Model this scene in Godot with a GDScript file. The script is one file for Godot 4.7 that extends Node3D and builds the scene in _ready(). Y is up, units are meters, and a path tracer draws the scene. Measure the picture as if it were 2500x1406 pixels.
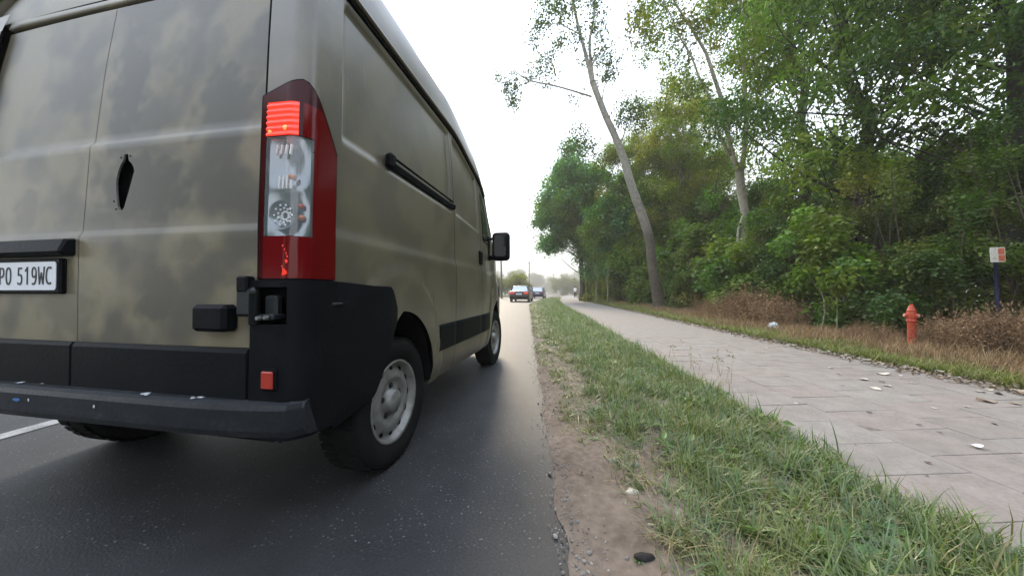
extends Node3D

const F := 780.0            # focal length in pixels of the 2500 x 1406 photograph
const EYE := 0.909          # camera height, metres
const PITCH := 0.7          # degrees upwards
const VAN_TURN := -0.1915
const VAN_AT := Vector3(-1.663, 0.0, -1.201)

var rng := RandomNumberGenerator.new()
var M := {}
var taken := {}

# ------------------------------------------------------------------ helpers
func lin(r, g, b, a = 1.0) -> Color:
	return Color(r, g, b, a).linear_to_srgb()

func pix_dir(u, v) -> Vector3:
	var dy = (703.0 - v) / F
	var c = cos(deg_to_rad(PITCH))
	var s = sin(deg_to_rad(PITCH))
	return Vector3((u - 1250.0) / F, dy * c + s, dy * s - c)

func on_ground(u, v, y = 0.0) -> Vector3:
	var d = pix_dir(u, v)
	var t = (y - EYE) / d.y
	return Vector3(0, EYE, 0) + d * t

func at(u, v, depth) -> Vector3:
	var d = pix_dir(u, v)
	return Vector3(0, EYE, 0) + d * (depth / -d.z)

func numbered(called: String) -> String:
	if not taken.has(called):
		taken[called] = 0
		return called
	taken[called] += 1
	return "%s_%03d" % [called, taken[called]]

func tag(o, label, category, group = "", kind = ""):
	if label: o.set_meta("label", label)
	if category: o.set_meta("category", category)
	if group: o.set_meta("group", group)
	if kind: o.set_meta("kind", kind)
	return o

func thing(called, label, category, where = Vector3.ZERO, turn = 0.0, group = "") -> Node3D:
	var o := Node3D.new()
	o.name = numbered(called)
	add_child(o, true)
	o.position = where
	o.rotation.y = turn
	tag(o, label, category, group)
	return o

func mesh_node(called, mesh, material, parent = null, label = "") -> MeshInstance3D:
	var o := MeshInstance3D.new()
	o.name = numbered(called) if parent == null else called
	o.mesh = mesh
	if material: o.material_override = material
	if parent == null: add_child(o, true)
	else: parent.add_child(o, true)
	if label: o.set_meta("label", label)
	return o

func stool() -> SurfaceTool:
	var st := SurfaceTool.new()
	st.begin(Mesh.PRIMITIVE_TRIANGLES)
	return st

func done(st: SurfaceTool) -> ArrayMesh:
	st.generate_normals()
	st.index()
	return st.commit()

func part(called, st, material, parent, label = "") -> MeshInstance3D:
	return mesh_node(called, done(st), material, parent, label)

func structure(called, st, material) -> MeshInstance3D:
	var o = mesh_node(called, done(st), material)
	o.set_meta("kind", "structure")
	return o

func tri(st, a, b, c):
	st.add_vertex(a); st.add_vertex(b); st.add_vertex(c)

func quad(st, a, b, c, d):
	tri(st, a, b, c); tri(st, a, c, d)

# a sheet: us are the columns, rows_of.call(u) the row values of a column (same count each), surf.call(u, t) the point
func patch(st, us, rows_of: Callable, surf: Callable, flip = false):
	var prev = null
	for u in us:
		var col = []
		for t in rows_of.call(u): col.append(surf.call(u, t))
		if prev != null:
			for k in col.size() - 1:
				if flip: quad(st, prev[k], prev[k + 1], col[k + 1], col[k])
				else: quad(st, prev[k], col[k], col[k + 1], prev[k + 1])
		prev = col

func steps(a, b, n) -> Array:
	var r = []
	for k in n + 1: r.append(lerpf(a, b, float(k) / n))
	return r

func box(st, c: Vector3, s: Vector3, bev = 0.0, basis := Basis()):
	# chamfered box, flat faces
	st.set_smooth_group(-1)
	var h = s * 0.5
	var b = min(bev, min(h.x, min(h.y, h.z)) * 0.9)
	if b <= 0.0:
		var p = []
		for k in 8: p.append(c + basis * Vector3(h.x * (1 if k & 1 else -1), h.y * (1 if k & 2 else -1), h.z * (1 if k & 4 else -1)))
		for f in [[0, 1, 3, 2], [5, 4, 6, 7], [4, 0, 2, 6], [1, 5, 7, 3], [2, 3, 7, 6], [4, 5, 1, 0]]:
			quad(st, p[f[0]], p[f[2]] if false else p[f[1]], p[f[2]], p[f[3]])
		return
	var q = {}
	for sx in [-1, 1]:
		for sy in [-1, 1]:
			for sz in [-1, 1]:
				var k = Vector3(sx, sy, sz)
				q[[sx, sy, sz, 0]] = c + basis * Vector3(sx * h.x, sy * (h.y - b), sz * (h.z - b))
				q[[sx, sy, sz, 1]] = c + basis * Vector3(sx * (h.x - b), sy * h.y, sz * (h.z - b))
				q[[sx, sy, sz, 2]] = c + basis * Vector3(sx * (h.x - b), sy * (h.y - b), sz * h.z)
				tri(st, q[[sx, sy, sz, 0]], q[[sx, sy, sz, 1]], q[[sx, sy, sz, 2]])
	for s1 in [-1, 1]:
		quad(st, q[[s1, -1, -1, 0]], q[[s1, 1, -1, 0]], q[[s1, 1, 1, 0]], q[[s1, -1, 1, 0]])
		quad(st, q[[-1, s1, -1, 1]], q[[1, s1, -1, 1]], q[[1, s1, 1, 1]], q[[-1, s1, 1, 1]])
		quad(st, q[[-1, -1, s1, 2]], q[[1, -1, s1, 2]], q[[1, 1, s1, 2]], q[[-1, 1, s1, 2]])
		for s2 in [-1, 1]:
			quad(st, q[[s1, s2, -1, 0]], q[[s1, s2, 1, 0]], q[[s1, s2, 1, 1]], q[[s1, s2, -1, 1]])
			quad(st, q[[s1, -1, s2, 0]], q[[s1, 1, s2, 0]], q[[s1, 1, s2, 2]], q[[s1, -1, s2, 2]])
			quad(st, q[[-1, s1, s2, 1]], q[[1, s1, s2, 1]], q[[1, s1, s2, 2]], q[[-1, s1, s2, 2]])

func tube(st, pts, radii, n = 8, cap = true, cols = null):
	st.set_smooth_group(0)
	var side = Vector3.ZERO
	var prev = []
	for k in pts.size():
		var d = ((pts[min(k + 1, pts.size() - 1)] - pts[max(k - 1, 0)]) as Vector3).normalized()
		if side == Vector3.ZERO:
			side = d.cross(Vector3(0.31, 0.12, 0.94)).normalized()
		side = (side - d * side.dot(d)).normalized()
		var up = d.cross(side)
		var ring = []
		for j in n + 1:
			var a = TAU * (j % n) / n
			ring.append(pts[k] + (side * cos(a) + up * sin(a)) * radii[k])
		if k > 0:
			for j in n:
				if cols != null:
					st.set_color(cols[k - 1]); st.add_vertex(prev[j])
					st.set_color(cols[k]); st.add_vertex(ring[j])
					st.set_color(cols[k]); st.add_vertex(ring[j + 1])
					st.set_color(cols[k - 1]); st.add_vertex(prev[j])
					st.set_color(cols[k]); st.add_vertex(ring[j + 1])
					st.set_color(cols[k - 1]); st.add_vertex(prev[j + 1])
				else:
					quad(st, prev[j], ring[j], ring[j + 1], prev[j + 1])
		if cap and (k == 0 or k == pts.size() - 1):
			for j in n:
				if cols != null: st.set_color(cols[k])
				tri(st, pts[k], ring[j], ring[j + 1])
		prev = ring

# profile: [radius, height] pairs turned about an axis
func lathe(st, profile, n, origin := Vector3.ZERO, axis := Vector3.UP, sx = 1.0, smooth = true):
	st.set_smooth_group(0 if smooth else -1)
	var a = axis.normalized()
	var s = a.cross(Vector3(0, 0, 1) if abs(a.z) < 0.9 else Vector3(0, 1, 0)).normalized()
	var t = a.cross(s)
	for k in profile.size() - 1:
		for j in n:
			var r = []
			for e in [[k, j], [k + 1, j], [k + 1, j + 1], [k, j + 1]]:
				var p = profile[e[0]]
				var an = TAU * (e[1] % n) / n
				r.append(origin + a * p[1] + (s * cos(an) * sx + t * sin(an)) * p[0])
			quad(st, r[0], r[1], r[2], r[3])

func rrect(hw, hh, r, n = 4) -> Array:
	var out = []
	for q in 4:
		var cx = (hw - r) * [1, -1, -1, 1][q]
		var cy = (hh - r) * [1, 1, -1, -1][q]
		for k in n + 1:
			var a = PI * 0.5 * (q + float(k) / n)
			out.append(Vector2(cx + cos(a) * r, cy + sin(a) * r))
	return out

func loft(st, secs, cap = true, smooth = 0):
	st.set_smooth_group(smooth)
	for k in secs.size() - 1:
		var a = secs[k]
		var b = secs[k + 1]
		for j in a.size():
			var j2 = (j + 1) % a.size()
			quad(st, a[j], a[j2], b[j2], b[j])
	if cap:
		for s in [secs[0], secs[-1]]:
			st.set_smooth_group(-1)
			var c = Vector3.ZERO
			for p in s: c += p
			c /= s.size()
			for j in s.size(): tri(st, c, s[j], s[(j + 1) % s.size()])

func interp(table, x) -> float:
	if x <= table[0][0]: return table[0][1]
	for k in table.size() - 1:
		if x <= table[k + 1][0]:
			return lerpf(table[k][1], table[k + 1][1], (x - table[k][0]) / (table[k + 1][0] - table[k][0]))
	return table[-1][1]

func ss(a, b, x) -> float:
	return smoothstep(a, b, x)

# ------------------------------------------------------------------ textures and materials
func seamless(size, freq, sd, octaves = 4, kind = FastNoiseLite.TYPE_SIMPLEX_SMOOTH) -> PackedByteArray:
	var n := FastNoiseLite.new()
	n.seed = sd
	n.noise_type = kind
	n.frequency = freq
	n.fractal_octaves = octaves
	var im = n.get_seamless_image(size, size)
	im.convert(Image.FORMAT_L8)
	return im.get_data()

func lut(cols) -> Array:
	var g := Gradient.new()
	g.offsets = PackedFloat32Array([0.0, 1.0])
	var offs = PackedFloat32Array()
	var cc = PackedColorArray()
	for c in cols:
		offs.append(c[0])
		cc.append(c[1])
	g.offsets = offs
	g.colors = cc
	var r = []
	for k in 256: r.append(g.sample(k / 255.0).linear_to_srgb())
	return r

func colour_texture(size, a: PackedByteArray, b: PackedByteArray, share, cols) -> ImageTexture:
	var t = lut(cols)
	var out := PackedByteArray()
	out.resize(size * size * 3)
	for k in size * size:
		var c: Color = t[int(a[k] * (1.0 - share) + b[k] * share)]
		out[k * 3] = c.r8
		out[k * 3 + 1] = c.g8
		out[k * 3 + 2] = c.b8
	var im = Image.create_from_data(size, size, false, Image.FORMAT_RGB8, out)
	im.generate_mipmaps()
	return ImageTexture.create_from_image(im)

func relief_texture(size, a: PackedByteArray, strength) -> ImageTexture:
	var im = Image.create_from_data(size, size, false, Image.FORMAT_L8, a)
	im.convert(Image.FORMAT_RGBA8)
	im.bump_map_to_normal_map(strength)
	return ImageTexture.create_from_image(im)

func plain(r, g, b, rough = 0.6, metal = 0.0) -> StandardMaterial3D:
	var m := StandardMaterial3D.new()
	m.albedo_color = lin(r, g, b)
	m.roughness = rough
	m.metallic = metal
	return m

func tri_mat(tex, scale, rough, normal = null, nscale = 1.0, world = true) -> StandardMaterial3D:
	var m := StandardMaterial3D.new()
	m.albedo_texture = tex
	m.roughness = rough
	m.uv1_triplanar = true
	m.uv1_world_triplanar = world
	m.uv1_scale = Vector3.ONE * scale
	if normal:
		m.normal_enabled = true
		m.normal_texture = normal
		m.normal_scale = nscale
	return m

func leaf_mat(backlight := Color(0.8, 0.95, 0.3), rough = 0.5) -> StandardMaterial3D:
	var m := StandardMaterial3D.new()
	m.vertex_color_use_as_albedo = true
	m.roughness = rough
	m.cull_mode = BaseMaterial3D.CULL_DISABLED
	m.backlight_enabled = true
	m.backlight = backlight
	return m

func paint_texture(calm = false) -> ImageTexture:
	# roller-applied olive and grey-brown blotches: 2.56 m of the van on 768 pixels
	var n := 768
	var a = seamless(n, 0.0085, 11, 3)
	var b = seamless(n, 0.0045, 12, 2)
	var fine = seamless(n, 0.12, 13, 3)
	var smear = seamless(n, 0.03, 14, 2)
	var dark = [  # x, y, half sizes in metres, strength: darker blotches seen on the back doors
		[0.24, 1.30, 0.27, 0.17, 0.85], [0.10, 1.75, 0.10, 0.42, 0.9], [0.58, 1.62, 0.15, 0.18, 0.8], [0.42, 1.83, 0.14, 0.14, 0.6],
		[0.37, 0.86, 0.12, 0.07, 0.8], [0.50, 1.06, 0.09, 0.05, 0.5], [-0.12, 0.84, 0.14, 0.12, 0.5], [-0.40, 1.25, 0.08, 0.10, 0.6],
		[-0.10, 1.16, 0.13, 0.06, 0.6], [0.72, 1.20, 0.12, 0.05, 0.6], [0.66, 0.98, 0.08, 0.05, 0.5], [-0.35, 1.62, 0.10, 0.12, 0.4]]
	var out := PackedByteArray()
	out.resize(n * n * 3)
	for j in n:
		var y = 2.56 * (1.0 - (j + 0.5) / n)
		for i in n:
			var x = 2.56 * (i + 0.5) / n
			if x > 1.28: x -= 2.56
			var k = j * n + i
			var v = a[k] / 255.0 * 0.62 + b[k] / 255.0 * 0.38
			var d = smoothstep(0.64, 0.34, v) * 0.78
			var wob = (smear[k] / 255.0 - 0.5) * 0.9
			if calm: d = 0.30 + d * 0.34
			for e in ([] if calm else dark):
				var q = Vector2((x - e[0]) / e[2], (y - e[1]) / e[3]).length() + wob
				if q < 1.4: d = max(d, e[4] * smoothstep(1.4, 0.5, q))
			var t = (fine[k] / 255.0 - 0.5) * 0.10
			if calm and y > 1.5: t += 0.45 * smoothstep(0.70, 0.95, fine[(j / 18) * n + i] / 255.0) * smoothstep(0.35, 0.6, smear[k] / 255.0)
			var warm = b[(k * 7 + 91) % (n * n)] / 255.0
			var r = lerpf(0.172, 0.044, d)
			var g = lerpf(0.146, 0.042, d)
			var bl = lerpf(lerpf(0.082, 0.104, smear[k] / 255.0), 0.038, d)
			var c = Color(r * (1 + t), g * (1 + t), bl * (1 + t)).linear_to_srgb()
			out[k * 3] = c.r8
			out[k * 3 + 1] = c.g8
			out[k * 3 + 2] = c.b8
	return ImageTexture.create_from_image(Image.create_from_data(n, n, false, Image.FORMAT_RGB8, out))

func make_materials():
	# asphalt: dark binder with pale chippings
	var n := 1024
	var grit = seamless(n, 0.20, 1, 3)
	var big = seamless(n, 0.006, 2, 3)
	var chips = seamless(n, 0.15, 3, 1)
	var where = seamless(n, 0.018, 15, 3)
	var out := PackedByteArray()
	out.resize(n * n * 3)
	for k in n * n:
		var v = 0.002 + 0.030 * pow(grit[k] / 255.0, 1.5) + 0.012 * big[k] / 255.0
		var c = chips[k] / 255.0
		if c > 0.83: v += (c - 0.83) * 1.5 * smoothstep(0.25, 0.65, where[k] / 255.0)
		if c < 0.12: v -= (0.12 - c) * 0.14
		var col = Color(v * 0.99, v * 1.0, v * 1.06).linear_to_srgb()
		out[k * 3] = col.r8
		out[k * 3 + 1] = col.g8
		out[k * 3 + 2] = col.b8
	var asphalt_tex = ImageTexture.create_from_image(Image.create_from_data(n, n, false, Image.FORMAT_RGB8, out))
	M.asphalt = tri_mat(asphalt_tex, 0.42, 0.62, relief_texture(n, grit, 1.6), 0.45)
	M.asphalt.metallic_specular = 0.5
	# soil, leaf mould, concrete
	var s1 = seamless(512, 0.05, 5, 5)
	var s2 = seamless(512, 0.008, 6, 3)
	var rel = relief_texture(512, s1, 5.0)
	M.soil = tri_mat(colour_texture(512, s1, s2, 0.55, [[0.0, Color(0.050, 0.036, 0.027)], [0.4, Color(0.115, 0.088, 0.068)], [0.7, Color(0.165, 0.130, 0.104)], [1.0, Color(0.25, 0.21, 0.175)]]), 0.7, 0.95, rel, 0.5)
	M.turf = tri_mat(colour_texture(512, s1, s2, 0.5, [[0.0, Color(0.035, 0.045, 0.015)], [0.5, Color(0.075, 0.085, 0.03)], [1.0, Color(0.14, 0.13, 0.065)]]), 0.5, 0.95, rel, 1.2)
	M.mould = tri_mat(colour_texture(512, s1, s2, 0.5, [[0.0, Color(0.02, 0.016, 0.011)], [0.5, Color(0.05, 0.04, 0.026)], [1.0, Color(0.11, 0.085, 0.055)]]), 0.45, 0.95, rel, 1.2)
	var c1 = seamless(512, 0.09, 7, 4)
	var c2 = seamless(512, 0.012, 8, 3)
	var crel = relief_texture(512, c1, 1.6)
	M.slabs = []
	for k in 4:
		var f = [1.0, 0.94, 1.05, 0.98][k]
		var w = [0.0, 0.006, -0.004, 0.01][k]
		M.slabs.append(tri_mat(colour_texture(512, c1, c2, 0.5, [[0.0, Color(0.150 * f, 0.134 * f, 0.118 * f)], [0.5, Color(0.204 * f + w, 0.183 * f, 0.164 * f)], [1.0, Color(0.262 * f + w, 0.236 * f, 0.214 * f)]]), 0.8, 0.85, crel, 0.5))
	M.joint = tri_mat(colour_texture(512, s1, s2, 0.3, [[0.0, Color(0.05, 0.042, 0.035)], [0.5, Color(0.135, 0.114, 0.098)], [1.0, Color(0.20, 0.172, 0.15)]]), 1.5, 0.95)
	M.kerb = tri_mat(colour_texture(512, c1, c2, 0.5, [[0.0, Color(0.16, 0.145, 0.125)], [1.0, Color(0.29, 0.265, 0.235)]]), 0.9, 0.9, crel, 0.6)
	M.white_line = tri_mat(colour_texture(512, c1, c2, 0.4, [[0.0, Color(0.06, 0.06, 0.06)], [0.35, Color(0.20, 0.20, 0.20)], [0.6, Color(0.30, 0.30, 0.295)], [1.0, Color(0.40, 0.40, 0.395)]]), 1.2, 0.7)
	# bark
	var k1 = seamless(512, 0.03, 21, 5)
	var k2 = seamless(512, 0.008, 22, 3)
	var brel = relief_texture(512, k1, 6.0)
	var bark_tex = colour_texture(512, k1, k2, 0.35, [[0.0, Color(0.14, 0.125, 0.11)], [0.32, Color(0.50, 0.47, 0.43)], [0.55, Color(0.86, 0.84, 0.80)], [1.0, Color(1.0, 0.99, 0.96)]])
	M.bark = tri_mat(bark_tex, 1.1, 0.9, brel, 1.0, false)
	M.bark.vertex_color_use_as_albedo = true
	M.leaf = leaf_mat()
	M.grass = leaf_mat(Color(0.6, 0.75, 0.25), 0.45)
	M.dry = leaf_mat(Color(0.5, 0.42, 0.25), 0.8)
	M.litter = leaf_mat(Color(0.25, 0.2, 0.12), 0.8)
	# van
	M.paint = tri_mat(paint_texture(), 1.0 / 2.56, 0.40, relief_texture(512, seamless(512, 0.10, 31, 3), 0.5), 0.07, false)
	M.paint.metallic_specular = 0.5
	M.paint_side = M.paint.duplicate()
	M.paint_side.albedo_texture = paint_texture(true)
	M.paint_side.roughness = 0.31
	M.paint_side.metallic_specular = 0.6
	var pl1 = seamless(512, 0.09, 33, 3)
	var pl2 = seamless(512, 0.01, 34, 3)
	M.black = tri_mat(colour_texture(512, pl1, pl2, 0.55, [[0.0, Color(0.0032, 0.0038, 0.0050)], [0.6, Color(0.0055, 0.0064, 0.0082)], [1.0, Color(0.011, 0.012, 0.014)]]), 0.8, 0.52, relief_texture(512, pl1, 1.0), 0.3, false)
	M.scuffed = tri_mat(colour_texture(512, pl1, pl2, 0.5, [[0.0, Color(0.009, 0.010, 0.012)], [0.55, Color(0.017, 0.019, 0.023)], [0.8, Color(0.035, 0.037, 0.040)], [1.0, Color(0.085, 0.085, 0.085)]]), 0.9, 0.48, relief_texture(512, pl1, 1.5), 0.4, false)
	M.black.metallic_specular = 0.2
	M.scuffed.metallic_specular = 0.35
	M.dark = plain(0.005, 0.005, 0.006, 0.9)
	M.dark.metallic_specular = 0.2
	M.rubber = tri_mat(colour_texture(512, pl1, pl2, 0.5, [[0.0, Color(0.005, 0.005, 0.005)], [1.0, Color(0.015, 0.0145, 0.014)]]), 1.0, 0.85, null, 1.0, false)
	M.steel = tri_mat(colour_texture(512, pl1, pl2, 0.6, [[0.0, Color(0.045, 0.04, 0.035)], [0.4, Color(0.17, 0.165, 0.155)], [1.0, Color(0.32, 0.32, 0.31)]]), 2.0, 0.42, null, 1.0, false)
	M.steel.metallic = 0.35
	M.rubber.metallic_specular = 0.2
	M.gunmetal = plain(0.022, 0.025, 0.028, 0.45, 0.4)
	M.red_lens = plain(0.12, 0.0035, 0.005, 0.12)
	M.red_lens.metallic_specular = 0.35
	M.deep_red = plain(0.040, 0.0035, 0.005, 0.14)
	M.deep_red.metallic_specular = 0.3
	M.brake = plain(0.5, 0.015, 0.012, 0.2)
	M.brake.emission_enabled = true
	M.brake.emission = lin(1.0, 0.055, 0.025)
	M.brake.emission_energy_multiplier = 0.34
	M.glow = plain(0.6, 0.02, 0.01, 0.3)
	M.glow.emission_enabled = true
	M.glow.emission = lin(1.0, 0.045, 0.012)
	M.glow.emission_energy_multiplier = 0.16
	M.hot = plain(0.8, 0.3, 0.1, 0.3)
	M.hot.emission_enabled = true
	M.hot.emission = lin(1.0, 0.30, 0.08)
	M.hot.emission_energy_multiplier = 0.42
	M.glass = StandardMaterial3D.new()
	M.glass.transparency = BaseMaterial3D.TRANSPARENCY_ALPHA
	M.glass.albedo_color = Color(0.85, 0.9, 0.92, 0.12)
	M.glass.roughness = 0.04
	M.reflector_silver = plain(0.19, 0.205, 0.22, 0.22, 0.85)
	M.silver_grey = plain(0.30, 0.31, 0.32, 0.35, 0.6)
	M.amber = plain(0.5, 0.14, 0.03, 0.2)
	M.window = plain(0.012, 0.016, 0.018, 0.06)
	M.window.metallic_specular = 0.6
	M.car_glass = plain(0.40, 0.43, 0.45, 0.12, 0.75)
	M.plate = plain(0.62, 0.64, 0.68, 0.4)
	M.ink = plain(0.012, 0.012, 0.016, 0.5)
	M.reflex = plain(0.34, 0.030, 0.018, 0.3)
	M.white = plain(0.75, 0.75, 0.74, 0.7)
	M.scuff_white = plain(0.5, 0.52, 0.54, 0.7)
	M.scuff_blue = plain(0.03, 0.13, 0.34, 0.7)

# ------------------------------------------------------------------ the setting
# road's right edge and path's edges as (x, depth) from the photograph's pixels
var road_edge = [[0.10, -12.0], [0.12, -3.0], [0.197, 1.03], [0.253, 2.48], [0.346, 4.5], [0.52, 8.1], [0.86, 14.9], [1.25, 22.5], [2.5, 31.5], [6.0, 52.5], [14.3, 94.5], [30.0, 157.0], [62.0, 260.0]]
var path_in = [[1.60, -12.0], [1.63, -3.0], [1.67, 1.04], [1.69, 1.64], [1.84, 3.0], [1.97, 4.87], [2.25, 8.0], [2.59, 11.3], [3.0, 17.5], [4.5, 31.0], [8.0, 52.0], [16.3, 94.5], [32.0, 157.0], [64.0, 260.0]]
var path_out = [[4.36, -12.0], [4.37, -3.0], [4.40, 1.0], [4.43, 2.76], [4.46, 4.0], [4.84, 8.7], [5.3, 13.0], [6.26, 23.0], [7.6, 36.0], [11.2, 55.0], [19.4, 94.5], [35.0, 157.0], [67.0, 260.0]]

func edge_x(table, d) -> float:
	# smooth version of interp
	return (interp_d(table, d - 0.6) + interp_d(table, d) * 2.0 + interp_d(table, d + 0.6)) * 0.25

func interp_d(table, d) -> float:
	if d <= table[0][1]: return table[0][0]
	for k in table.size() - 1:
		if d <= table[k + 1][1]:
			return lerpf(table[k][0], table[k + 1][0], (d - table[k][1]) / (table[k + 1][1] - table[k][1]))
	return table[-1][0]

func depth_list(a, b, near_step, grow) -> Array:
	var r = [a]
	var d = a
	while d < b:
		d += near_step + max(0.0, d) * grow
		r.append(min(d, b))
	return r

func road_left(d) -> float:
	return edge_x(road_edge, d) - 6.7 - 0.02 * max(0.0, d - 20.0) * 0.5

func build_setting():
	var st = stool()
	# the land, one sheet to the horizon
	st.set_smooth_group(0)
	quad(st, Vector3(-900, -0.09, 300), Vector3(900, -0.09, 300), Vector3(900, -0.09, -1500), Vector3(-900, -0.09, -1500))
	structure("ground", st, M.turf)
	# road
	st = stool()
	st.set_smooth_group(0)
	var ds = depth_list(-12.0, 260.0, 0.5, 0.08)
	patch(st, ds, func(_d): return [0.0, 0.25, 0.5, 0.75, 1.0], func(d, t): return Vector3(lerpf(road_left(d), edge_x(road_edge, d) + 0.05 + 0.012 * sin(d * 9.0) + 0.008 * sin(d * 23.0 + 1.0), t), 0.0, -d))
	structure("road", st, M.asphalt)
	# centre line, dashes
	for k in 12:
		var d0 = -1.6 + k * 6.0
		st = stool()
		st.set_smooth_group(0)
		patch(st, steps(d0, d0 + 4.0, 8), func(_d): return [0.0, 1.0], func(d, t): return Vector3(edge_x(road_edge, d) - 3.5 + t * 0.12, 0.004, -d))
		var o = structure("road_marking", st, M.white_line)
	# left verge
	st = stool()
	st.set_smooth_group(0)
	patch(st, ds, func(_d): return [0.0, 0.3, 0.9, 1.0], func(d, t): return Vector3(road_left(d) - 14.0 * (1.0 - t), -0.004 + 0.05 * (1.0 - t) * min(1.0, (1.0 - t) * 10.0), -d))
	structure("verge_ground", st, M.turf)
	# soil strip under the grass between road and path, uneven and with a ragged edge on the asphalt
	var nz := FastNoiseLite.new()
	nz.seed = 3
	nz.frequency = 1.6
	var nf := FastNoiseLite.new()
	nf.seed = 4
	nf.frequency = 7.0
	st = stool()
	st.set_smooth_group(0)
	var soil_h = func(x, d, t):
		var e = min(ss(0.0, 0.10, t), ss(1.0, 0.93, t))
		return 0.004 + e * (0.016 + 0.022 * nz.get_noise_2d(x, d) + 0.012 * nf.get_noise_2d(x, d) + 0.015 * sin(t * PI))
	patch(st, depth_list(-4.0, 250.0, 0.05, 0.02), func(_d): return steps(0.0, 1.0, 26), func(d, t):
		var l = edge_x(road_edge, d) - 0.010 + 0.045 * nz.get_noise_2d(7.0, d * 1.5) + 0.026 * nf.get_noise_2d(3.0, d * 2.0) + 0.02 * nf.get_noise_2d(13.0, d * 6.0)
		var x = lerpf(l, edge_x(path_in, d) - 0.055, t)
		return Vector3(x, soil_h.call(x, d, t), -d))
	structure("verge_soil", st, M.soil)
	# far verge beyond the path, rising a little into the wood
	st = stool()
	st.set_smooth_group(0)
	patch(st, depth_list(-10.0, 250.0, 0.12, 0.03), func(_d): return [0.0, 0.02, 0.05, 0.09, 0.14, 0.2, 0.3, 0.45, 0.7, 1.0], func(d, t):
		var x = edge_x(path_out, d) - 0.02 + t * 26.0
		return Vector3(x, 0.012 + 0.03 * ss(0.0, 0.03, t) + 0.25 * t + 0.05 * nz.get_noise_2d(x * 0.4, d * 0.4) * ss(0.0, 0.05, t), -d))
	structure("wood_floor", st, M.mould)
	# path: joint bed, slabs one by one while they can be told apart, then a continuous sheet
	st = stool()
	st.set_smooth_group(0)
	patch(st, depth_list(-4.0, 6.2, 0.3, 0.0), func(_d): return [0.0, 1.0], func(d, t): return Vector3(lerpf(edge_x(path_in, d), edge_x(path_out, d) + 0.05, t), 0.0262, -d))
	var path = structure("path", st, M.joint)
	var pitch = 0.315
	for c in 5:
		for r in 24:
			var d0 = -1.3 + r * pitch + (0.5 if c % 2 else 0.0) * pitch
			var d1 = d0 + pitch - 0.0035
			if d1 > 6.15: d1 = 6.15
			if d0 > 6.0: continue
			var f0 = c / 5.0
			var f1 = (c + 1) / 5.0
			var p = []
			for e in [[f0, d0], [f1, d0], [f1, d1], [f0, d1]]:
				var x = lerpf(edge_x(path_in, e[1]), edge_x(path_out, e[1]) + 0.02, e[0])
				p.append(Vector3(x + (0.0015 if e[0] == f0 else -0.0015), 0, -(e[1] + (e[0] - 0.0) * 0.16)))
			var tilt = rng.randf_range(-0.0015, 0.0015)
			var tilt2 = rng.randf_range(-0.0025, 0.0025)
			var top = 0.030 + rng.randf_range(-0.0012, 0.0012)
			var s2 = stool()
			s2.set_smooth_group(-1)
			var cen = (p[0] + p[1] + p[2] + p[3]) * 0.25
			var ins = []
			var mid = []
			var low = []
			for k in 4:
				var dirn = (cen - p[k]).normalized()
				var hh = top + tilt * (1 if k in [0, 1] else -1) + tilt2 * (1 if k in [1, 2] else -1)
				ins.append(p[k] + dirn * 0.003 + Vector3(0, hh, 0))
				mid.append(p[k] + Vector3(0, hh - 0.0025, 0))
				low.append(p[k] + Vector3(0, 0.0, 0))
			quad(s2, ins[0], ins[1], ins[2], ins[3])
			for k in 4:
				var k2 = (k + 1) % 4
				quad(s2, ins[k], ins[k2], mid[k2], mid[k])
				quad(s2, mid[k], mid[k2], low[k2], low[k])
			part("slab", s2, M.slabs[rng.randi() % 4], path)
	st = stool()
	st.set_smooth_group(0)
	patch(st, depth_list(6.0, 255.0, 0.3, 0.03), func(_d): return [0.0, 0.5, 1.0], func(d, t): return Vector3(lerpf(edge_x(path_in, d), edge_x(path_out, d) + 0.02, t), 0.026, -d - (t * 0.16 if d < 7.0 else 0.0)))
	part("paving", st, M.slabs[0], path)
	# edging stones along the path's grass side
	for k in 14:
		var d0 = -1.6 + k * 0.62
		var d1 = d0 + 0.612
		var s3 = stool()
		s3.set_smooth_group(-1)
		var sec = []
		var tw = rng.randf_range(-0.003, 0.003)
		for d in [d0, d1]:
			var x = edge_x(path_in, d) - 0.028
			var t = 0.033 + tw
			sec.append([Vector3(x - 0.025, -0.05, -d), Vector3(x - 0.025, t - 0.005, -d), Vector3(x - 0.020, t, -d), Vector3(x + 0.020, t, -d), Vector3(x + 0.025, t - 0.005, -d), Vector3(x + 0.025, -0.05, -d)])
		loft(s3, sec, true, -1)
		part("edging_stone", s3, M.kerb, path)

# ------------------------------------------------------------------ the van
const HW := 0.95
var W_TAB = [[0.28, 0.885], [0.34, 0.915], [0.42, 0.938], [0.55, 0.948], [0.80, 0.952], [1.12, 0.952], [1.20, 0.950], [1.5, 0.944], [1.8, 0.928], [2.0, 0.912], [2.15, 0.897], [2.28, 0.884], [2.38, 0.856], [2.46, 0.802], [2.51, 0.70], [2.545, 0.50], [2.556, 0.25], [2.56, 0.0]]
var Z_TAB = [[0.3, -0.055], [1.13, -0.055], [1.5, -0.072], [1.8, -0.098], [2.06, -0.130], [2.2, -0.160], [2.4, -0.235], [2.5, -0.31], [2.56, -0.42]]
const AX_R := -0.70
const AX_F := -3.10
const Z_S := -1.52
const Z_D := -2.24
const Z_F := -2.74
const Z_N := -3.86

func w_of(t) -> float: return interp(W_TAB, t)
func z_of(t) -> float: return interp(Z_TAB, t)

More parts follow.
